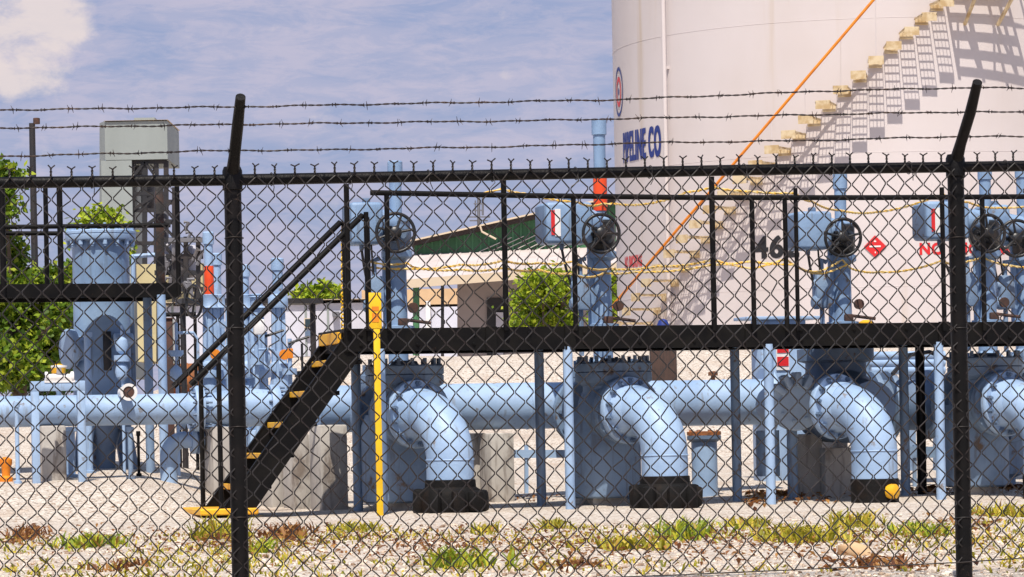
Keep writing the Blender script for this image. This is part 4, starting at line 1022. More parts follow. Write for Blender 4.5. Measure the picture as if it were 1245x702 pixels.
# left platform
VP = 3.7
lp, ls = pthing('side_platform', 'black steel platform with pipe rails and blue legs at the left edge', 'platform', PL.S(110, 350, VP)[0], VP, 0)
sa, za = PL.S(-60, 345, VP); sb_, zb_ = PL.S(217, 345, VP); zt0 = PL.S(110, 345, VP)[1]; zb0 = PL.S(110, 362, VP)[1]
for v in (VP, VP+.9): MB().box(((sa+sb_)/2, v, (zt0+zb0)/2), (sb_-sa, .015, zt0-zb0)).build('side_beam', 'black', lp, ls, 0)
MB().box(((sa+sb_)/2, VP+.45, zt0-.016), (sb_-sa-.02, .88, .008)).build('deck_plate', 'black', lp, ls, 0)
MB().box((sb_, VP+.45, (zt0+zb0)/2), (.012, .9, zt0-zb0)).build('end_beam', 'black', lp, ls, 0)
for px, v, r in ((215, VP, .022), (72, VP, .026), (55, VP+.9, .022), (2, VP, .028)):
    a = PL.V(px, 222, v); MB().tube([a, (a.x, v, zb0)], r, 10).build('post', 'black', lp, ls)
s_, z_ = PL.S(193, 225, VP+.2); MB().box((s_, VP+.2, (z_+zt0)/2), (.075, .06, z_-zt0), .008).build('column', 'black_rust', lp, ls)
for y, pa, pb_, v in ((274, -60, 207, VP), (284, -60, 72, VP+.9), (222, -60, 216, VP)):
    MB().tube([PL.V(pa, y+ (3 if y == 274 else 0), v), PL.V(pb_, y, v)], .021, 10).build('rail', 'black', lp, ls)
for px, v, mm in ((179, VP+.6, 'blue_worn_shade'), (196, VP, 'blue')):
    s_ = PL.S(px, 362, v)[0]; MB().tube([(s_, v, zb0+.02), (s_, v, gpl(s_, v)-.05)], .04, 14).build('support_leg', mm, lp, ls)
s_ = PL.S(1, 362, VP)[0]; MB().tube([(s_-.8, VP, zb0), (s_-.8, VP, gpl(s_, VP)-.05)], .045, 14).build('support_leg', 'blue', lp, ls)

# left header pipe with bolted flanges
zc2 = PL.S(120, 499, DL)[1]; a = PL.V(-60, 500, DL); b = PL.V(350, 497, DL)
h3, h3s = pthing('header_pipe', 'long pale blue pipe running left from the stair past the blue vessel', 'pipe', (a.x+b.x)/2, DL, 0)
MB().cyl((a.x, DL, zc2), (b.x, DL, zc2), .134, 32).build('pipe', 'blue', h3, h3s)
for px in (238, 330, 356):
    s_ = PL.S(px, 495, DL)[0]; MB().lathe((s_, DL, zc2), (1, 0, 0), [(.134, -.02), (.195, -.02), (.2, -.01), (.2, .05), (.195, .06), (.134, .06)], 32).build('flange', 'blue', h3, h3s)
    bolts(None, (s_+.025, DL, zc2), (1, 0, 0),   .17, 10, .017, .12, h3, h3s, 'blue_dark', .3)
MB().lathe((PL.S(300, 495, DL)[0], DL, zc2), (1, 0, 0), [(.135, -.3), (.155, -.2), (.17, 0), (.155, .2), (.135, .3)], 28).build('valve_body', 'blue', h3, h3s)
s_ = PL.S(64, 510, DL)[0]; MB().tube([(s_, DL, zc2-.1), (s_, DL-.02, zc2-.32)], .03, 10).build('saddle_post', 'blue', h3, h3s)
# small open pipe end, white rim with rust inside
q = PL.V(156, 477, DL-.35); n_ = thing('drain_nozzle', 'small white rimmed pipe end with red inside on the left pipe', 'nozzle', PL.world((q.x, DL-.35, q.z)), PL.a); nsub = Vector((q.x, DL-.35, q.z))
MB().lathe(q, (0, -1, 0), [(.05, -.3), (.05, .0), (.072, .0), (.075, .03), (.05, .03), (.048, -.06)], 20).build('rim', 'white', n_, nsub); MB().lathe(q+Vector((0, -.018, 0)), (0, -1, 0), [(.048, 0), (.03, .004), (.01, .005)], 16).build('plug', 'rust_dark', n_, nsub)

# the big vertical vessel
VV = 5.0
s0, zt_ = PL.S(122, 281, VV); g0 = gpl(s0, VV)
vs_, vsub = pthing('filter_vessel', 'tall blue vertical vessel with thick bolted top flange behind the left platform', 'vessel', s0, VV, g0)
zS = PL.S(122, 470, VV)[1]; zF = PL.S(122, 293, VV)[1]
MB().lathe((s0, VV, zS), (0, 0, 1), [(.22, -.25), (.36, -.2), (.36, -.12), (.275, -.1), (.275, .2), (.262, .24), (.262, zF-zS-.1), (.272, zF-zS-.05), (.272, zF-zS)], 40).build('shell', 'blue_mid', vs_, vsub)
MB().lathe((s0, VV, zF), (0, 0, 1), [(.25, -.02), (.32, 0), (.325, .01), (.325, .05), (.32, .055), (.328, .06), (.328, zt_-zF-.01), (.31, zt_-zF), (.1, zt_-zF+.01)], 40).build('top_flange', 'blue', vs_, vsub)
bolts(None, (s0, VV, zF+.03), (0, 0, 1), .296, 16, .022, .15, vs_, vsub, 'blue')
zn = PL.S(86, 425, VV)[1]
MB().lathe((s0-.2, VV-.1, zn), (-1, -.25, 0), [(.12, 0), (.12, .08), (.18, .09), (.185, .15), (.17, .165), (.05, .17)], 24).build('side_nozzle', 'blue', vs_, vsub)
MB().box((s0+.005, VV-.262, PL.S(120, 428, VV)[1]), (.075, .05, .36), .01).build('recess_shade', 'iron', vs_, vsub)  # raised dark block; its colour stands for the shade in a recess
zc3 = PL.S(122, 414, VV)[1]; MB().cyl((s0+.06, VV-.30, zc3), (s0+.24, VV-.30, zc3), .055, 16, .01).build('gauge_pipe', 'blue', vs_, vsub)
mb = MB()
for sx in (-.2, .2):
    for sy in (-.2, .2): mb.bar((s0+sx*.7, VV+sy, zS-.2), (s0+sx*1.15, VV+sy*1.1, g0-.03), .10, .10, .008)
mb.build('stand', 'blue_dark', vs_, vsub, 20)
mb = MB(); mb.lathe((s0-.02, VV-.1, zS-.22), (0, 0, -1), [(.2, 0), (.2, .06), (.16, .2), (.11, .35), (.10, .62), (.16, .66), (.16, .72)], 24); mb.build('lower_casing', 'blue_dark', vs_, vsub)
MB().tube([PL.V(160, 362, VV-.2), PL.V(163, 470, VV-.2)], .022, 8).build('vent_line', 'blue_dark', vs_, vsub)
mb = MB(); mb.tube([PL.V(160, 312, VV-.2), PL.V(188, 310, VV-.2)], .02, 8); mb.tube([PL.V(162, 310, VV-.2), PL.V(162, 350, VV-.2)], .02, 8); mb.build('sample_line', 'blue', vs_, vsub)

# blue goalpost frame with a small valve on it
VG = 2.6
fr, frs = pthing('goalpost_support', 'square blue goalpost support standing across the left pipe', 'frame', PL.S(70, 500, VG)[0], VG, 0)
a = PL.V(42, 470, VG); b = PL.V(98, 469, VG)
MB().box(((a.x+b.x)/2, VG, a.z), (b.x-a.x+.07, .07, .085), .006).build('beam', 'blue', fr, frs)
for q in (a, b): MB().box((q.x, VG, (q.z-.04+gpl(q.x, VG))/2-.02), (.066, .066, q.z-.04-gpl(q.x, VG)+.04), .006).build('leg', 'blue', fr, frs)
vt = MB(); q = PL.V(72, 459, VG); vt.lathe(q+Vector((-.12, 0, 0)), (1, 0, 0), [(.05, 0), (.05, .02), (.028, .03), (.035, .12), (.028, .21), (.05, .22), (.05, .24)], 14); vt.lathe(q, (0, 0, 1), [(.025, 0), (.02, .08), (.07, .085), (.07, .1), (.01, .105)], 14)
vt.box(q+Vector((0, 0, -.035)), (.26, .08, .02))
centred(vt, 'needle_valve', 'white', 'small whitish valve lying on top of the blue goalpost support', 'valve', frame=PL)
q = PL.V(71, 447, VG+.6); vp_, vps = pthing('vent_post', 'thin vent post with orange yellow cap behind the blue goalpost support', 'post', q.x, VG+.6, gpl(q.x, VG+.6))
MB().tube([q+Vector((0, 0, -.06)), (q.x, VG+.6, gpl(q.x, VG+.6)-.05)], .022, 8).build('pipe', 'blue_worn_shade', vp_, vps)
MB().lathe(q, (0, 0, 1), [(.03, -.07), (.06, -.05), (.065, .0), (.03, .03)], 12).build('cap', 'yellow', vp_, vps)

# thin blue stand pipes among the left cluster
for i, (px, y0, v, r, mm, lab) in enumerate(((20, 490, 2.6, .018, 'blue', 'thin blue stand pipe left of the goalpost support'), (84, 520, 3.6, .05, 'blue', 'short blue pipe leg behind the concrete block in the goalpost support'),
        (106, 405, 4.2, .03, 'blue', 'slim pale blue standpipe in front of the blue vessel'), (158, 520, 2.9, .022, 'blue_worn_shade', 'thin blue drain leg right of the vessel stand'), (168, 525, 3.5, .013, 'black', 'thin dark drain leg right of the vessel stand'))):
    a = PL.V(px, y0, v); mb = MB(); mb.lathe((a.x, v, gpl(a.x, v)-.04), (0, 0, 1), [(r*1.9, 0), (r*1.9, .06), (r, .065), (r, a.z-gpl(a.x, v)), (r*1.5, a.z-gpl(a.x, v)+.005), (r*1.5, a.z-gpl(a.x, v)+.045)], 14)
    centred(mb, 'stand_pipe', mm, lab, 'pipe', frame=PL)
# small elbow going to ground
v = 3.3; q = PL.V(224, 535, v); mb = MB(); pts = [Vector((q.x+.35, v, q.z))]
for i in range(9):
    t = PI/2*i/8; pts.append(Vector((q.x-.14*math.sin(t), v, q.z-.14*(1-math.cos(t)))))
pts.append(Vector((pts[-1].x, v, gpl(q.x, v)-.05))); mb.tube(pts, .075, 18); mb.lathe((q.x+.06, v, q.z), (1, 0, 0), [(.07, 0), (.125, 0), (.125, .04), (.07, .04)], 20); mb.lathe((q.x+.12, v, q.z), (1, 0, 0), [(.07, 0), (.125, 0), (.125, .04), (.07, .04)], 20)
centred(mb, 'small_elbow', 'blue', 'small blue flanged elbow turning into the ground left of the stair', 'pipe elbow', frame=PL)
# orange fitting at the far left
q = PL.V(7, 562, 3.0); mb = MB(); g0 = gpl(q.x, 3.0); mb.lathe((q.x, 3.0, g0-.02), (0, 0, 1), [(.06, 0), (.06, .05), (.035, .07), (.04, .14), (.055, .17), (.055, .21), (.02, .23)], 14)
centred(mb, 'orange_cap_fitting', 'orange', 'small orange capped fitting on the gravel at the far left', 'fitting', frame=PL)
# rusty drum
q = PL.V(222, 452, 11); mb = MB(); g0 = gz(*PL.world((q.x, 11, 0)).xy); mb.lathe((q.x-.16, 11, q.z-.1), (1, 0, 0), [(.17, 0), (.19, .02), (.19, .2), (.2, .21), (.19, .22), (.19, .4), (.17, .42)], 24); mb.box((q.x+.05, 11, q.z-.36), (.42, .36, .24), .02)
centred(mb, 'rusty_drum', 'rust', 'orange rusty drum lying on a cradle behind the foot of the handrail', 'drum', frame=PL)

# smaller hand valves between left fence post and stair
def hand_valve(px, y_top, v, label, sleeve=None, wheel=None, r=.042, yb=500, wide=.075):
    s0, zt_ = PL.S(px, y_top, v); g0 = zc2; root, sub = pthing('gate_valve', label, 'valve', s0, v, gpl(s0, v), 'small gate valves behind the stair')
    zy = PL.S(px, 372, v)[1]; zb_ = PL.S(px, 440, v)[1]; z5 = PL.S(px, yb, v)[1]
    mb = MB(); mb.lathe((s0, v, z5-.2), (0, 0, 1), [(.06, 0), (.10, .1), (.115, .25), (.085, .42), (.075, .50), (.12, .51), (.125, .54), (.12, .58), (.06, .59), (.05, zb_-z5+.3)], 24)
    mb.lathe((s0-.3, v, z5), (1, 0, 0), [(.17, 0), (.17, .04), (.10, .05), (.12, .3), (.10, .55), (.17, .56), (.17, .6)], 24); mb.box((s0, v, (z5-.2+gpl(s0, v))/2), (.2, .2, z5-.15-gpl(s0, v)), .01); mb.build('body', 'blue', root, sub)
    mb = MB()
    for dx in (-.055, .055): mb.bar((s0+dx, v, zb_-.05), (s0+dx*.8, v, zy), .035, .05, .006)
    mb.lathe((s0, v, zy-.02), (0, 0, 1), [(.09, 0), (wide, .02), (wide, .09), (.08, .12)], 20); mb.lathe((s0, v, zb_), (0, 0, 1), [(.085, -.1), (.09, -.03), (.07, 0), (.03, .02), (.03, zy-zb_)], 20); mb.build('yoke', 'blue', root, sub)
    MB().lathe((s0, v, zy+.08), (0, 0, 1), [(r+.03, 0), (r, .03), (r, zt_-zy-.2), (r+.012, zt_-zy-.195), (r+.012, zt_-zy-.09), (r, zt_-zy-.08)], 16).build('stem_cover', 'blue', root, sub)
    if sleeve:
        z1 = PL.S(px, sleeve[0], v)[1]; z0_ = PL.S(px, sleeve[1], v)[1]; MB().lathe((s0, v, z0_), (0, 0, 1), [(r+.002, 0), (r+.004, .01), (r+.004, z1-z0_), (r+.002, z1-z0_+.01)], 16).build('marker_sleeve', 'orange_red', root, sub)
    if wheel:
        q = PL.V(wheel[0], wheel[1], v); w = MB(); ax = Vector((-1, -.35, 0)); w.torus(q, ax, .15, .014, 28, 8); x, y = frame_from(ax)
        for i in range(4): t = PI/2*i+.3; w.tube([q, q+(x*math.cos(t)+y*math.sin(t))*.15], .011, 6)
        w.tube([q, Vector((s0, v, q.z))], .03, 10); w.build('handwheel', 'iron', root, sub)
    if int(px) not in (253, 337): return
    mb = MB(); mb.lathe((s0+.02, v-.14, PL.S(px, 432, v)[1]), (0, -1, 0), [(.03, 0), (.05, .01), (.05, .03)], 12); mb.build('gauge', 'orange', root, sub)
hand_valve(253, 282, 5.0, 'small blue gate valve with red orange sleeve left of the left fence post', (325, 362), (236, 367))
hand_valve(263, 308, 6.0, 'small blue gate valve directly behind the red sleeved one')
hand_valve(297, 322, 5.6, 'small blue gate valve just right of the left fence post')
hand_valve(337, 314, 5.2, 'small blue gate valve standing under the stair handrails', None, None, .05, 492, .095)
hand_valve(313, 425, 4.6, 'lowest blue valve bonnet between left fence post and stair', None, None, .05, 500, .06)
# thin sampling posts and lines among the small valves
def sample_post(px, y0, v, label, bits, r=.018, m='blue'):
    a = PL.V(px, y0, v); g0 = gpl(a.x, v); root, sub = pthing('sample_post', label, 'post', a.x, v, g0)
    MB().tube([a, (a.x, v, g0-.05)], r, 10).build('pipe', m, root, sub)
    for kind, y in bits:
        q = PL.V(px, y, v)
        if kind == 'flange': MB().lathe(q, (0, 0, 1), [(r, -.03), (.07, -.028), (.07, .028), (r, .03)], 16).build('flange', m, root, sub)
        if kind == 'box': MB().box(q+Vector((.02, -.04, 0)), (.10, .07, .14), .012).build('box', 'white', root, sub)
        if kind == 'tag': MB().box(q+Vector((0, -.03, 0)), (.055, .008, .09), .002, None, 1).build('tag', 'orange', root, sub)
        if kind == 'lever': MB().tube([q+Vector((-.02, -.03, 0)), q+Vector((.17, -.06, .06))], .012, 8).build('lever', 'iron', root, sub)
        if kind == 'ball': MB().lathe(q, (0, 0, 1), [(r, -.08), (.05, -.05), (.06, 0), (.05, .05), (r, .08)], 14).build('body', m, root, sub)
        if kind == 'arm': MB().tube([q, q+Vector((.16, 0, .0)), q+Vector((.2, 0, -.06)), q+Vector((.2, 0, -.3))], .014, 8).build('side_line', m, root, sub)
sample_post(276, 372, 4.4, 'thin blue sampling post with flange just left of the left fence post', [('flange', 395), ('ball', 430), ('arm', 410)])
sample_post(311, 380, 4.3, 'thin blue sampling post with white box right of the left fence post', [('box', 398), ('flange', 440), ('arm', 425)], .02)
sample_post(322, 404, 4.8, 'short blue sampling post with black lever below the stair handrails', [('lever', 410), ('ball', 436)], .024)
sample_post(352, 412, 4.2, 'blue sampling post with orange tag behind the upper stair treads', [('tag', 430), ('flange', 452), ('lever', 418)], .02)
sample_post(367, 418, 5.6, 'thin dark post with flange between the two meter cabinets', [('flange', 455)], .012, 'iron')
sample_post(214, 392, 4.6, 'thin blue sampling post beside the platform legs with flange and side line', [('flange', 430), ('arm', 405), ('ball', 455)], .016)
sample_post(148, 396, 3.9, 'thin blue line with small valve hugging the right side of the blue vessel', [('ball', 420), ('ball', 452), ('flange', 436)], .014)
# dark catwalk behind them
cw, cws = pthing('catwalk', 'thin dark catwalk rail crossing behind the small gate valves', 'catwalk', PL.S(300, 366, 7)[0], 7.0, 0)
MB().bar(PL.V(217, 367, 7.0), PL.V(388, 367, 7.0), .4, .05).build('deck', 'dark_steel', cw, cws, 0)
for px in (222, 300, 380):
    s_, z_ = PL.S(px, 367, 7.0); MB().tube([(s_, 7.0, z_), (s_, 7.0, gz(*PL.world((s_, 7.0, 0)).xy)-.05)], .03, 8).build('leg', 'dark_steel', cw, cws)
gr, grs = pthing('guard_rail', 'low black guard rail with one thin post before the white shed', 'railing', PL.S(220, 400, 8)[0], 8.0, 0)
MB().tube([PL.V(200, 383, 8.0), PL.V(238, 382, 8.0)], .022, 8).build('rail', 'black', gr, grs)
for px in (216, 237):
    s_, z_ = PL.S(px, 383, 8.0); MB().tube([(s_, 8.0, z_), (s_, 8.0, gz(*PL.world((s_, 8.0, 0)).xy)-.05)], .018, 8).build('post', 'black', gr, grs)
s_, z_ = PL.S(205, 388, 7.0); mb = MB(); g0 = gz(*PL.world((s_, 7.0, 0)).xy); mb.box((s_, 7.0, (z_+g0)/2), (.07, .07, z_-g0), .006); mb.box((s_, 7, z_+.006), (.1, .1, .012))
centred(mb, 'rusty_post', 'rust_dark', 'brown rusty square post right of the left platform legs', 'post', frame=PL)
# pale little cabinets and a barrel behind the stair
for px, y0, y1, D, mm, nm, lab in ((388, 432, 470, 44, 'white', 'meter_cabinet', 'small white meter cabinet just left of the stair top'), (345, 452, 485, 44, 'blue', 'meter_cabinet', 'small blue meter cabinet behind the smallest gate valve')):
    a = W(px-8, y0, D); b = W(px+8, y1, D); g0 = gz(a.x, D); mb = MB(); mb.box(((a.x+b.x)/2, D, a.z/2+b.z/2), (b.x-a.x, .2, a.z-b.z), .02); mb.box(((a.x+b.x)/2, D, (b.z+g0)/2), (.06, .06, b.z-g0+.1)); mb.box(((a.x+b.x)/2, D-.11, a.z-.15), (.1, .012, .12))
    centred(mb, nm, mm, lab, 'cabinet')

# ------------------------------------------------------------------ ropes tied along the walkway
def rope(pts, label, r=.010):
    P_ = [PL.V(*p) for p in pts]; out_ = []
    for a, b in zip(P_[:-1], P_[1:]): out_ += sag(a, b, 6, 0.02*(b-a).length)[:-1]
    out_.append(P_[-1]); mb = MB()
    for ph in (0, PI):
        q = []
        k = 0
        dense = []
        for a, b in zip(out_[:-1], out_[1:]):
            n_ = max(1, int((b-a).length/.02)); dense += [a.lerp(b, i/n_) for i in range(n_)]
        dense.append(out_[-1])
        for i, p in enumerate(dense): q.append(p+Vector((0, math.cos(i*.9+ph), math.sin(i*.9+ph)))*r*.55)
        mb.tube(q, r*.62, 5)
    return centred(mb, 'rope', 'rope', label, 'rope', 'yellow ropes tied along the walkway', frame=PL)
rope([(448, 318, 1.62), (470, 322, 1.56), (495, 320, 1.58), (502, 325, 1.6), (560, 328, .8), (612, 326, .0), (655, 328, .7), (694, 333, .0), (735, 332, 1.58), (771, 331, 1.0), (866, 322, .0), (913, 318, .0), (966, 322, .0), (1000, 329, 1.5), (1024, 316, 1.62), (1035, 327, 1.6), (1071, 331, .8), (1102, 329, .5), (1145, 317, 0), (1177, 318, 1.4), (1194, 313, 1.55), (1211, 320, 1.55), (1262, 326, 1.8)], 'lower yellow rope sagging between posts and valve stems')
rope([(448, 325, 1.62), (497, 327, 1.58), (560, 322, .9), (612, 317, .0), (655, 320, .7), (697, 318, .0), (741, 327, 1.58), (800, 324, .8), (867, 316, .0), (914, 327, .0), (955, 315, .0), (1000, 333, 1.5), (1030, 322, 1.6)], 'second yellow rope crossing the lower one, ending at the third handwheel')
rope([(556, 238, .3), (581, 236, .1), (610, 230, .0), (640, 236, .2), (702, 246, .5), (733, 248, 1.62), (747, 248, 1.6), (803, 245, .6), (834, 234, .2), (866, 228, .0), (912, 233, .0), (967, 235, .0), (987, 245, .8), (1022, 256, 1.66), (1067, 258, .8), (1119, 246, .2), (1146, 236, 0), (1177, 246, .9), (1211, 253, 1.5), (1262, 249, 1.7)], 'upper yellow rope looped along the top handrail')

# ------------------------------------------------------------------ weeds, litter
def blade(mb, p, h, lean, w, rn):
    t = rn.uniform(0, 6.28); d = Vector((math.cos(t), math.sin(t), 0)); sd_ = Vector((-d.y, d.x, 0))
    if rn.random() < .6: sd_ = Vector((1, 0, 0))
    a = p; b = p+d*lean*h*.4+Vector((0, 0, h*.6)); c = p+d*lean*h+Vector((0, 0, h*(1-.25*lean)))
    mb.add([a-sd_*w*.6, a+sd_*w*.6, b+sd_*w*.5, b-sd_*w*.5, c], [(0, 1, 2, 3), (3, 2, 4)])
def weed_patch(px, py, wpx, n, hmax, m, label, seed):
    rn = random.Random(seed); D = 18.0
    for it in range(20):
        x = (px-PPX)/FPX*D; D = max(11.5, min(26, (HC-gz(x, D))*FPX/max(20, (py-PPY+ (px-PPX)*st))))
    c = gp(px, D); mb = MB(); wr_ = wpx/FPX*D
    for i in range(n):
        if rn.random() < .1: continue
        q = Vector((c.x+rn.gauss(0, wr_*.5), c.y+rn.gauss(0, .3), 0)); q.z = gz(q.x, q.y)-.005
        for j in range(rn.randint(3, 7)):
            blade(mb, q+Vector((rn.gauss(0, .012), rn.gauss(0, .012), 0)), hmax*1.35*rn.uniform(.25, 1.0)**1.2, rn.uniform(.3, 1.7), rn.uniform(.006, .015), rn)
    return centred(mb, 'weed_clump', m, label, 'weeds', 'weed clumps on the gravel', ang=0)
WP = [(110, 664, 48, 70, .09, 'weed_green', 'low green weed clump in the left foreground'), (30, 652, 26, 28, .09, 'dry', 'brown dry weed clump at the far left foreground'),
      (262, 655, 26, 40, .15, 'weed', 'tall yellowish weed clump left of the left fence post'), (312, 670, 14, 22, .08, 'weed_green', 'tiny green weed right of the left fence post'),
      (345, 652, 24, 30, .10, 'dry', 'brown weed clump below the stair foot'), (420, 646, 36, 38, .07, 'weed', 'thin yellow green weeds below the marker post'),
      (555, 687, 46, 60, .09, 'weed_green', 'flat green weed clump near the bottom edge below the first elbow'), (590, 648, 26, 22, .07, 'weed', 'small yellow weeds below the first elbow collar'),
      (668, 643, 26, 30, .08, 'weed', 'yellow green weed clump below the blue leg pair'), (760, 668, 44, 50, .08, 'weed', 'broad yellowish weed clump below the middle elbow'), (835, 655, 36, 60, .13, 'weed_green', 'upright leafy weed clump right below the middle elbow'),
      (905, 640, 30, 36, .07, 'weed', 'yellow weeds edging the gravel left of the litter'), (975, 658, 50, 85, .09, 'weed', 'widest yellow green weed patch below the blind flange'), (1035, 640, 30, 46, .11, 'weed', 'yellow weeds below the yellow capped elbow'),
      (1120, 650, 28, 40, .08, 'weed_green', 'low green weed clump left of the right fence post'), (1218, 628, 36, 46, .10, 'weed', 'yellow green weed clump right of the right fence post'),
      (1075, 690, 40, 26, .06, 'dry', 'dry brown weeds at the bottom edge left of the right fence post'), (700, 690, 40, 24, .05, 'dry', 'dry brown weeds at the bottom edge near the middle'), (150, 690, 40, 24, .05, 'dry', 'dry brown weeds near the lower left corner')]
for i, a_ in enumerate(WP): weed_patch(*a_, 100+i)
rn = random.Random(55); mb = MB()
for k in range(3400):       # sparse seedlings and grass tufts along the unmown strip
    D = rn.uniform(13.0, 21.5); x = rn.uniform(-.17, .17)*D
    if mnoise.noise(Vector((x*.9, D*.35, 3.3))) < rn.uniform(-.15, .35): continue
    q = Vector((x, D, gz(x, D)-.004))
    for j in range(rn.randint(1, 4)): blade(mb, q+Vector((rn.gauss(0, .015), rn.gauss(0, .015), 0)), rn.uniform(.015, .05), rn.uniform(.3, 1.8), rn.uniform(.004, .010), rn)
tag(mb.build('sparse_grass', 'weed', ang=0), 'sparse yellow green grass sprouting through the gravel strip', 'grass', kind='stuff')
mb = MB()
def leaf_scatter(px, py, wpx, hpx, n, size, rn):
    for i in range(n):
        x_ = px+rn.gauss(0, wpx*.45); y_ = py+rn.gauss(0, hpx*.4)
        den = max(18, y_-PPY+(x_-PPX)*st); D = max(11.5, min(29, .6*FPX/den)); x = (x_-PPX)/FPX*D
        D = max(11.5, min(29, (HC-gz(x, D))*FPX/den)); p = Vector(((x_-PPX)/FPX*D, D, 0)); p.z = gz(p.x, p.y)+rn.uniform(.002, .03)
        d = Vector((rn.gauss(0, 1), rn.gauss(0, 1), rn.gauss(0, .5))).normalized(); a, b = frame_from(d); L = size*rn.uniform(.5, 1.3)
        mb.add([p-d*L*.5, p+a*L*.3+Vector((0, 0, L*.2)), p+d*L*.5, p-a*L*.3+Vector((0, 0, L*.2))], [(0, 1, 2, 3)])
rn = random.Random(8)
for a_ in ((960, 606, 60, 8, 260, .07), (1000, 598, 30, 7, 90, .08), (915, 610, 12, 8, 60, .07), (1130, 596, 24, 8, 110, .07), (1222, 590, 30, 10, 120, .07), (30, 655, 40, 14, 120, .05), (345, 655, 30, 12, 80, .05),
           (620, 664, 620, 26, 1900, .032), (300, 650, 260, 12, 260, .035), (950, 652, 260, 14, 320, .035), (260, 660, 30, 10, 60, .05), (1050, 690, 90, 12, 90, .05), (1170, 640, 50, 12, 90, .05), (640, 515+90, 40, 8, 30, .05)): leaf_scatter(*a_, rn)
tag(mb.build('leaf_litter', 'dry', ang=0), 'brown dry leaves lying on the gravel and among the weeds', 'leaf litter', kind='stuff')
q = gp(1035, 15.2); mb = MB(); mb.add([q+Vector((p.x*.085*(1+.25*math.sin(9*p.y)), p.y*.07, p.z*.045+.018+.01*math.sin(7*p.x))) for p in IV], IF)
centred(mb, 'flat_stone', 'peach', 'single large orange tinted stone in the weeds left of the right fence post', 'stone', ang=60)

# ------------------------------------------------------------------ the chain link fence
f0 = FE.world((0, 0, gz(0, 12)))
fn = thing('chain_link_fence', 'chain link fence with black pipe frame topped by barbed wire across the whole foreground', 'fence', f0, FE.a)
fsub = Vector((0, 0, gz(0, 12)))
def railz(px):
    t = [(-700, 231), (0, 222.5), (285, 219), (640, 212.3), (900, 207), (1165, 203.3), (1245, 202), (2200, 188)]
    for (a, ya), (b, yb_) in zip(t[:-1], t[1:]):
        if px <= b: return ya+(yb_-ya)*(px-a)/(b-a)
    return t[-1][1]
PX0, PX1 = -600, 2050
pts = [FE.V(px, railz(px), 0.0) for px in range(PX0, PX1+1, 45)]
MB().tube(pts, .0205, 14).build('top_rail', 'fence_black', fn, fsub)
# barbed strands first, the arms carry them
STR = [[(-700, 145), (0, 134), (292, 130), (640, 123.5), (750, 121.5), (1000, 111), (1187, 106.5), (1245, 108), (2100, 92)],
       [(-700, 166), (0, 156), (290, 151.5), (640, 147), (900, 141.5), (1180, 136), (1245, 137), (2100, 120)],
       [(-700, 201), (0, 190.5), (285, 183), (365, 183), (640, 178), (780, 174), (990, 171), (1172, 166), (1245, 166.5), (2100, 152)]]
AV = [-.24, -.165, -.075]
def post_at(px, foot_px, arm):
    a = FE.V(px, railz(px)-4, 0.0); s_ = a.x; p0 = FE.V(foot_px, 700, 0.0)
    gzz = gz(*FE.world((s_, 0, 0)).xy)-.25
    d = (p0-a); t = (gzz-a.z)/d.z; foot = a+d*t
    pr = MB().tube([foot, a+Vector((0, 0, .01))], .031, 18); 
    pr.lathe(a+Vector((0, 0, -.05)), (0, 0, 1), [(.031, 0), (.036, .003), (.036, .07), (.030, .085)], 18)
    p = pr.build('post', 'fence_black', fn, fsub)
    pts_ = [a+Vector((0, 0, .0))]+[FE.V(x, y, v) for x, y, v in arm]
    MB().tube(pts_, [.026]+[.021]*(len(arm)-1)+[.018], 12).build('barb_arm', 'fence_black', p, fsub)
    for (x, y, v) in arm[1:]:
        pass
post_at(282.5, 292.5, [(285, 190, -.06), (289, 152, -.165), (292.5, 118, -.265)])
post_at(1161.5, 1172.5, [(1168, 175, -.06), (1180, 136, -.165), (1188.5, 100, -.265)])
post_at(-597, -586, [(-595, 200, -.06), (-592, 163, -.165), (-589, 130, -.265)])
post_at(2042, 2054, [(2049, 160, -.06), (2062, 120, -.165), (2071, 84, -.265)])
def interp(tab, px):
    for (a, ya), (b, yb_) in zip(tab[:-1], tab[1:]):
        if px <= b: return ya+(yb_-ya)*(px-a)/(b-a)
    return tab[-1][1]
rb = random.Random(21)
for tab, v in zip(STR, AV):
    mb = MB(); s0_ = FE.S(PX0, 130, v)[0]; s1_ = FE.S(PX1, 130, v)[0]
    # path in (s,z): resample evenly
    path = []; px = PX0
    while px <= PX1: 
        path.append(FE.V(px, interp(tab, px)+.5*math.sin(px*.045)+.35*math.sin(px*.11+v*40), v)); px += 2.0
    for ph in (0, PI):
        mb.tube([p+Vector((0, math.cos(i*.62+ph), math.sin(i*.62+ph)))*.0019 for i, p in enumerate(path)], .0018, 5, False)
    sb = 0.0; nxt = rb.uniform(0, 30)
    for i in range(1, len(path)-1):
        sb += 2.0
        if sb >= nxt:
            nxt = sb+rb.uniform(32, 37.5); p = path[i]; d = (path[i+1]-path[i]).normalized()
            for e in (-1, 1):
                c_ = p+d*.006*e; mb.torus(c_, d, .0042, .0018, 8, 4)
                t = rb.uniform(0, 6.28)
                for sg in (0, 1):
                    q = Vector((0, math.cos(t+PI*sg), math.sin(t+PI*sg))); q = q+d*rb.uniform(-.5, .5)
                    mb.tube([c_, c_+q.normalized()*rb.uniform(.012, .019)], [.0017, .0007], 4)
    mb.build('barbed_wire', 'barb', fn, fsub)
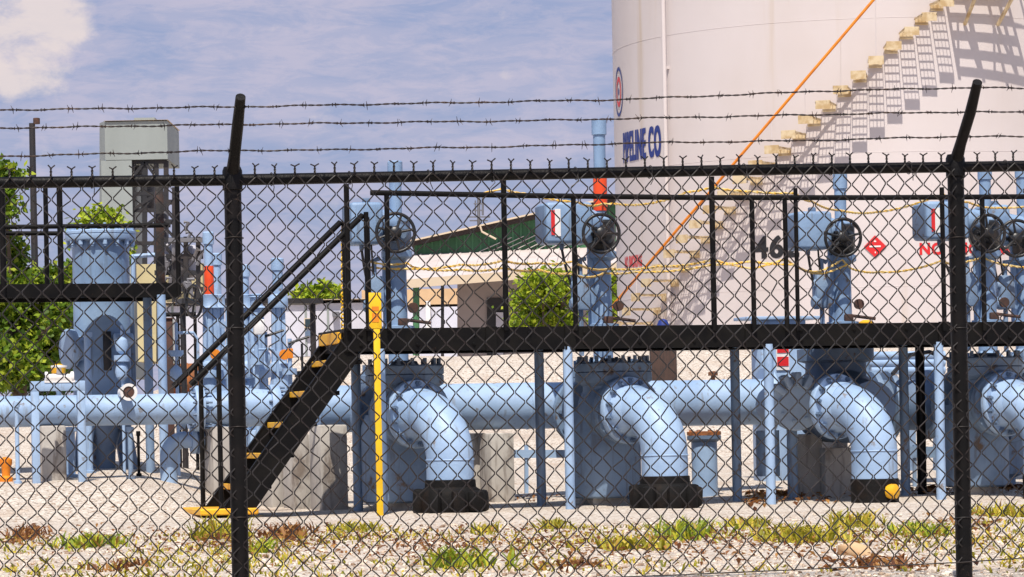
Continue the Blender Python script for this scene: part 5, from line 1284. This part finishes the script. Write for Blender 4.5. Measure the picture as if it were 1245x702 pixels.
# mesh
PIT, VPIT, WR = .0722, .0728, .0026
sK, _ = FE.S(308.2, 200, 0)
sa = FE.S(PX0+10, 400)[0]; sb_ = FE.S(PX1-10, 400)[0]
k0, k1 = int((sa-sK)/(PIT/2)), int((sb_-sK)/(PIT/2))
rz_s = lambda s: None
tabz = [(FE.S(px, railz(px), 0)[0], FE.S(px, railz(px), 0)[1]) for px in range(PX0, PX1+1, 40)]
tabb = [(FE.S(px, y, 0)[0], FE.S(px, y, 0)[1]) for px, y in ((PX0, 738), (0, 716), (300, 712), (620, 708), (830, 700), (1165, 686), (1245, 679), (PX1, 640))]
VM = -.026
mb = MB(); rm = random.Random(4)
wob = {}
def node(kc, j, zt):   # node on half column kc, level j counted downwards
    key = (kc, j)
    if key not in wob: wob[key] = (rm.gauss(0, .0024), rm.gauss(0, .0024))
    w = wob[key]; s = sK+kc*PIT/2; bow = .012*mnoise.noise(Vector((s*1.7, j*.15, 0)))
    return Vector((s+w[0]+bow, VM+.004*math.sin(s*3+j*.2), zt-j*VPIT/2+w[1]))
for k in range(k0, k1):
    s = sK+k*PIT/2
    zt = interp(tabz, s+.018)-.012; zb_ = interp(tabb, s)-.0
    n_ = int((zt-zb_)/(VPIT/2))+1
    pts = []
    for j in range(0, n_+1):
        # the wire k runs between half columns k and k+1; even columns carry even levels
        kc = k if ((k % 2 == 0) == (j % 2 == 0)) else k+1
        ztc = interp(tabz, sK+kc*PIT/2)+.012
        p = node(kc, j, ztc)
        inw = WR*1.0*(1 if kc == k else -1)
        nodep = p+Vector((inw*.0, 0, 0))
        e = .0022
        pts.append(nodep+Vector((0, e if (j % 2 == 0) else -e, 0)))
    # soften bends with two points near each node
    sm = [pts[0]]
    for a, b in zip(pts[:-1], pts[1:]):
        sm += [a.lerp(b, .10), a.lerp(b, .90)]
    sm.append(pts[-1]); mb.tube(sm, WR, 6, False)
    if k % 2 == 0:      # twisted selvage above the rail
        zt2 = interp(tabz, s)+.012; b0 = Vector((s, VM, zt2)); hgt = .030+rm.uniform(-.003, .004)
        for ph in (0, PI):
            q = [b0+Vector((.0025*math.cos(i*1.3+ph), .0025*math.sin(i*1.3+ph), hgt*i/7)) for i in range(8)]
            sg = 1 if ph == 0 else -1
            q.append(b0+Vector((sg*(.012+rm.uniform(-.004, .005)), rm.uniform(-.006, .006), hgt+.011+rm.uniform(-.004, .004)))); mb.tube(q, WR, 5)
mb.build('wire_mesh', 'wire', fn, fsub)
pts = [Vector((s, VM-.008, z+.005+.003*math.sin(s*5))) for s, z in tabb]
MB().tube(pts, .0026, 6).build('tension_wire', 'wire', fn, fsub)
# wire ties round the top rail
for px in (28, 112, 205, 330, 425, 520, 598, 700, 790, 905, 1010, 1105, 1222):
    p = FE.V(px, railz(px), 0); tz = MB().torus(p, (1, .1, .15*rb.uniform(-1, 1)), .0235, .0018, 18, 5)
    tz.tube([p+Vector((0, -.023, -.006)), p+Vector((.004, -.03, -.03)), p+Vector((.03*rb.uniform(-1, 1), -.032, -.05))], .0017, 5); tz.build('wire_tie', 'wire', fn, fsub)
for px, base in ((283, 1), (1162, 1)):
    for y in (290, 400, 520, 630):
        p = FE.V(px+(y-215)*.021, y, 0); MB().torus(p, (0, .1, 1), .0335, .0018, 20, 5).build('wire_tie', 'wire', fn, fsub)
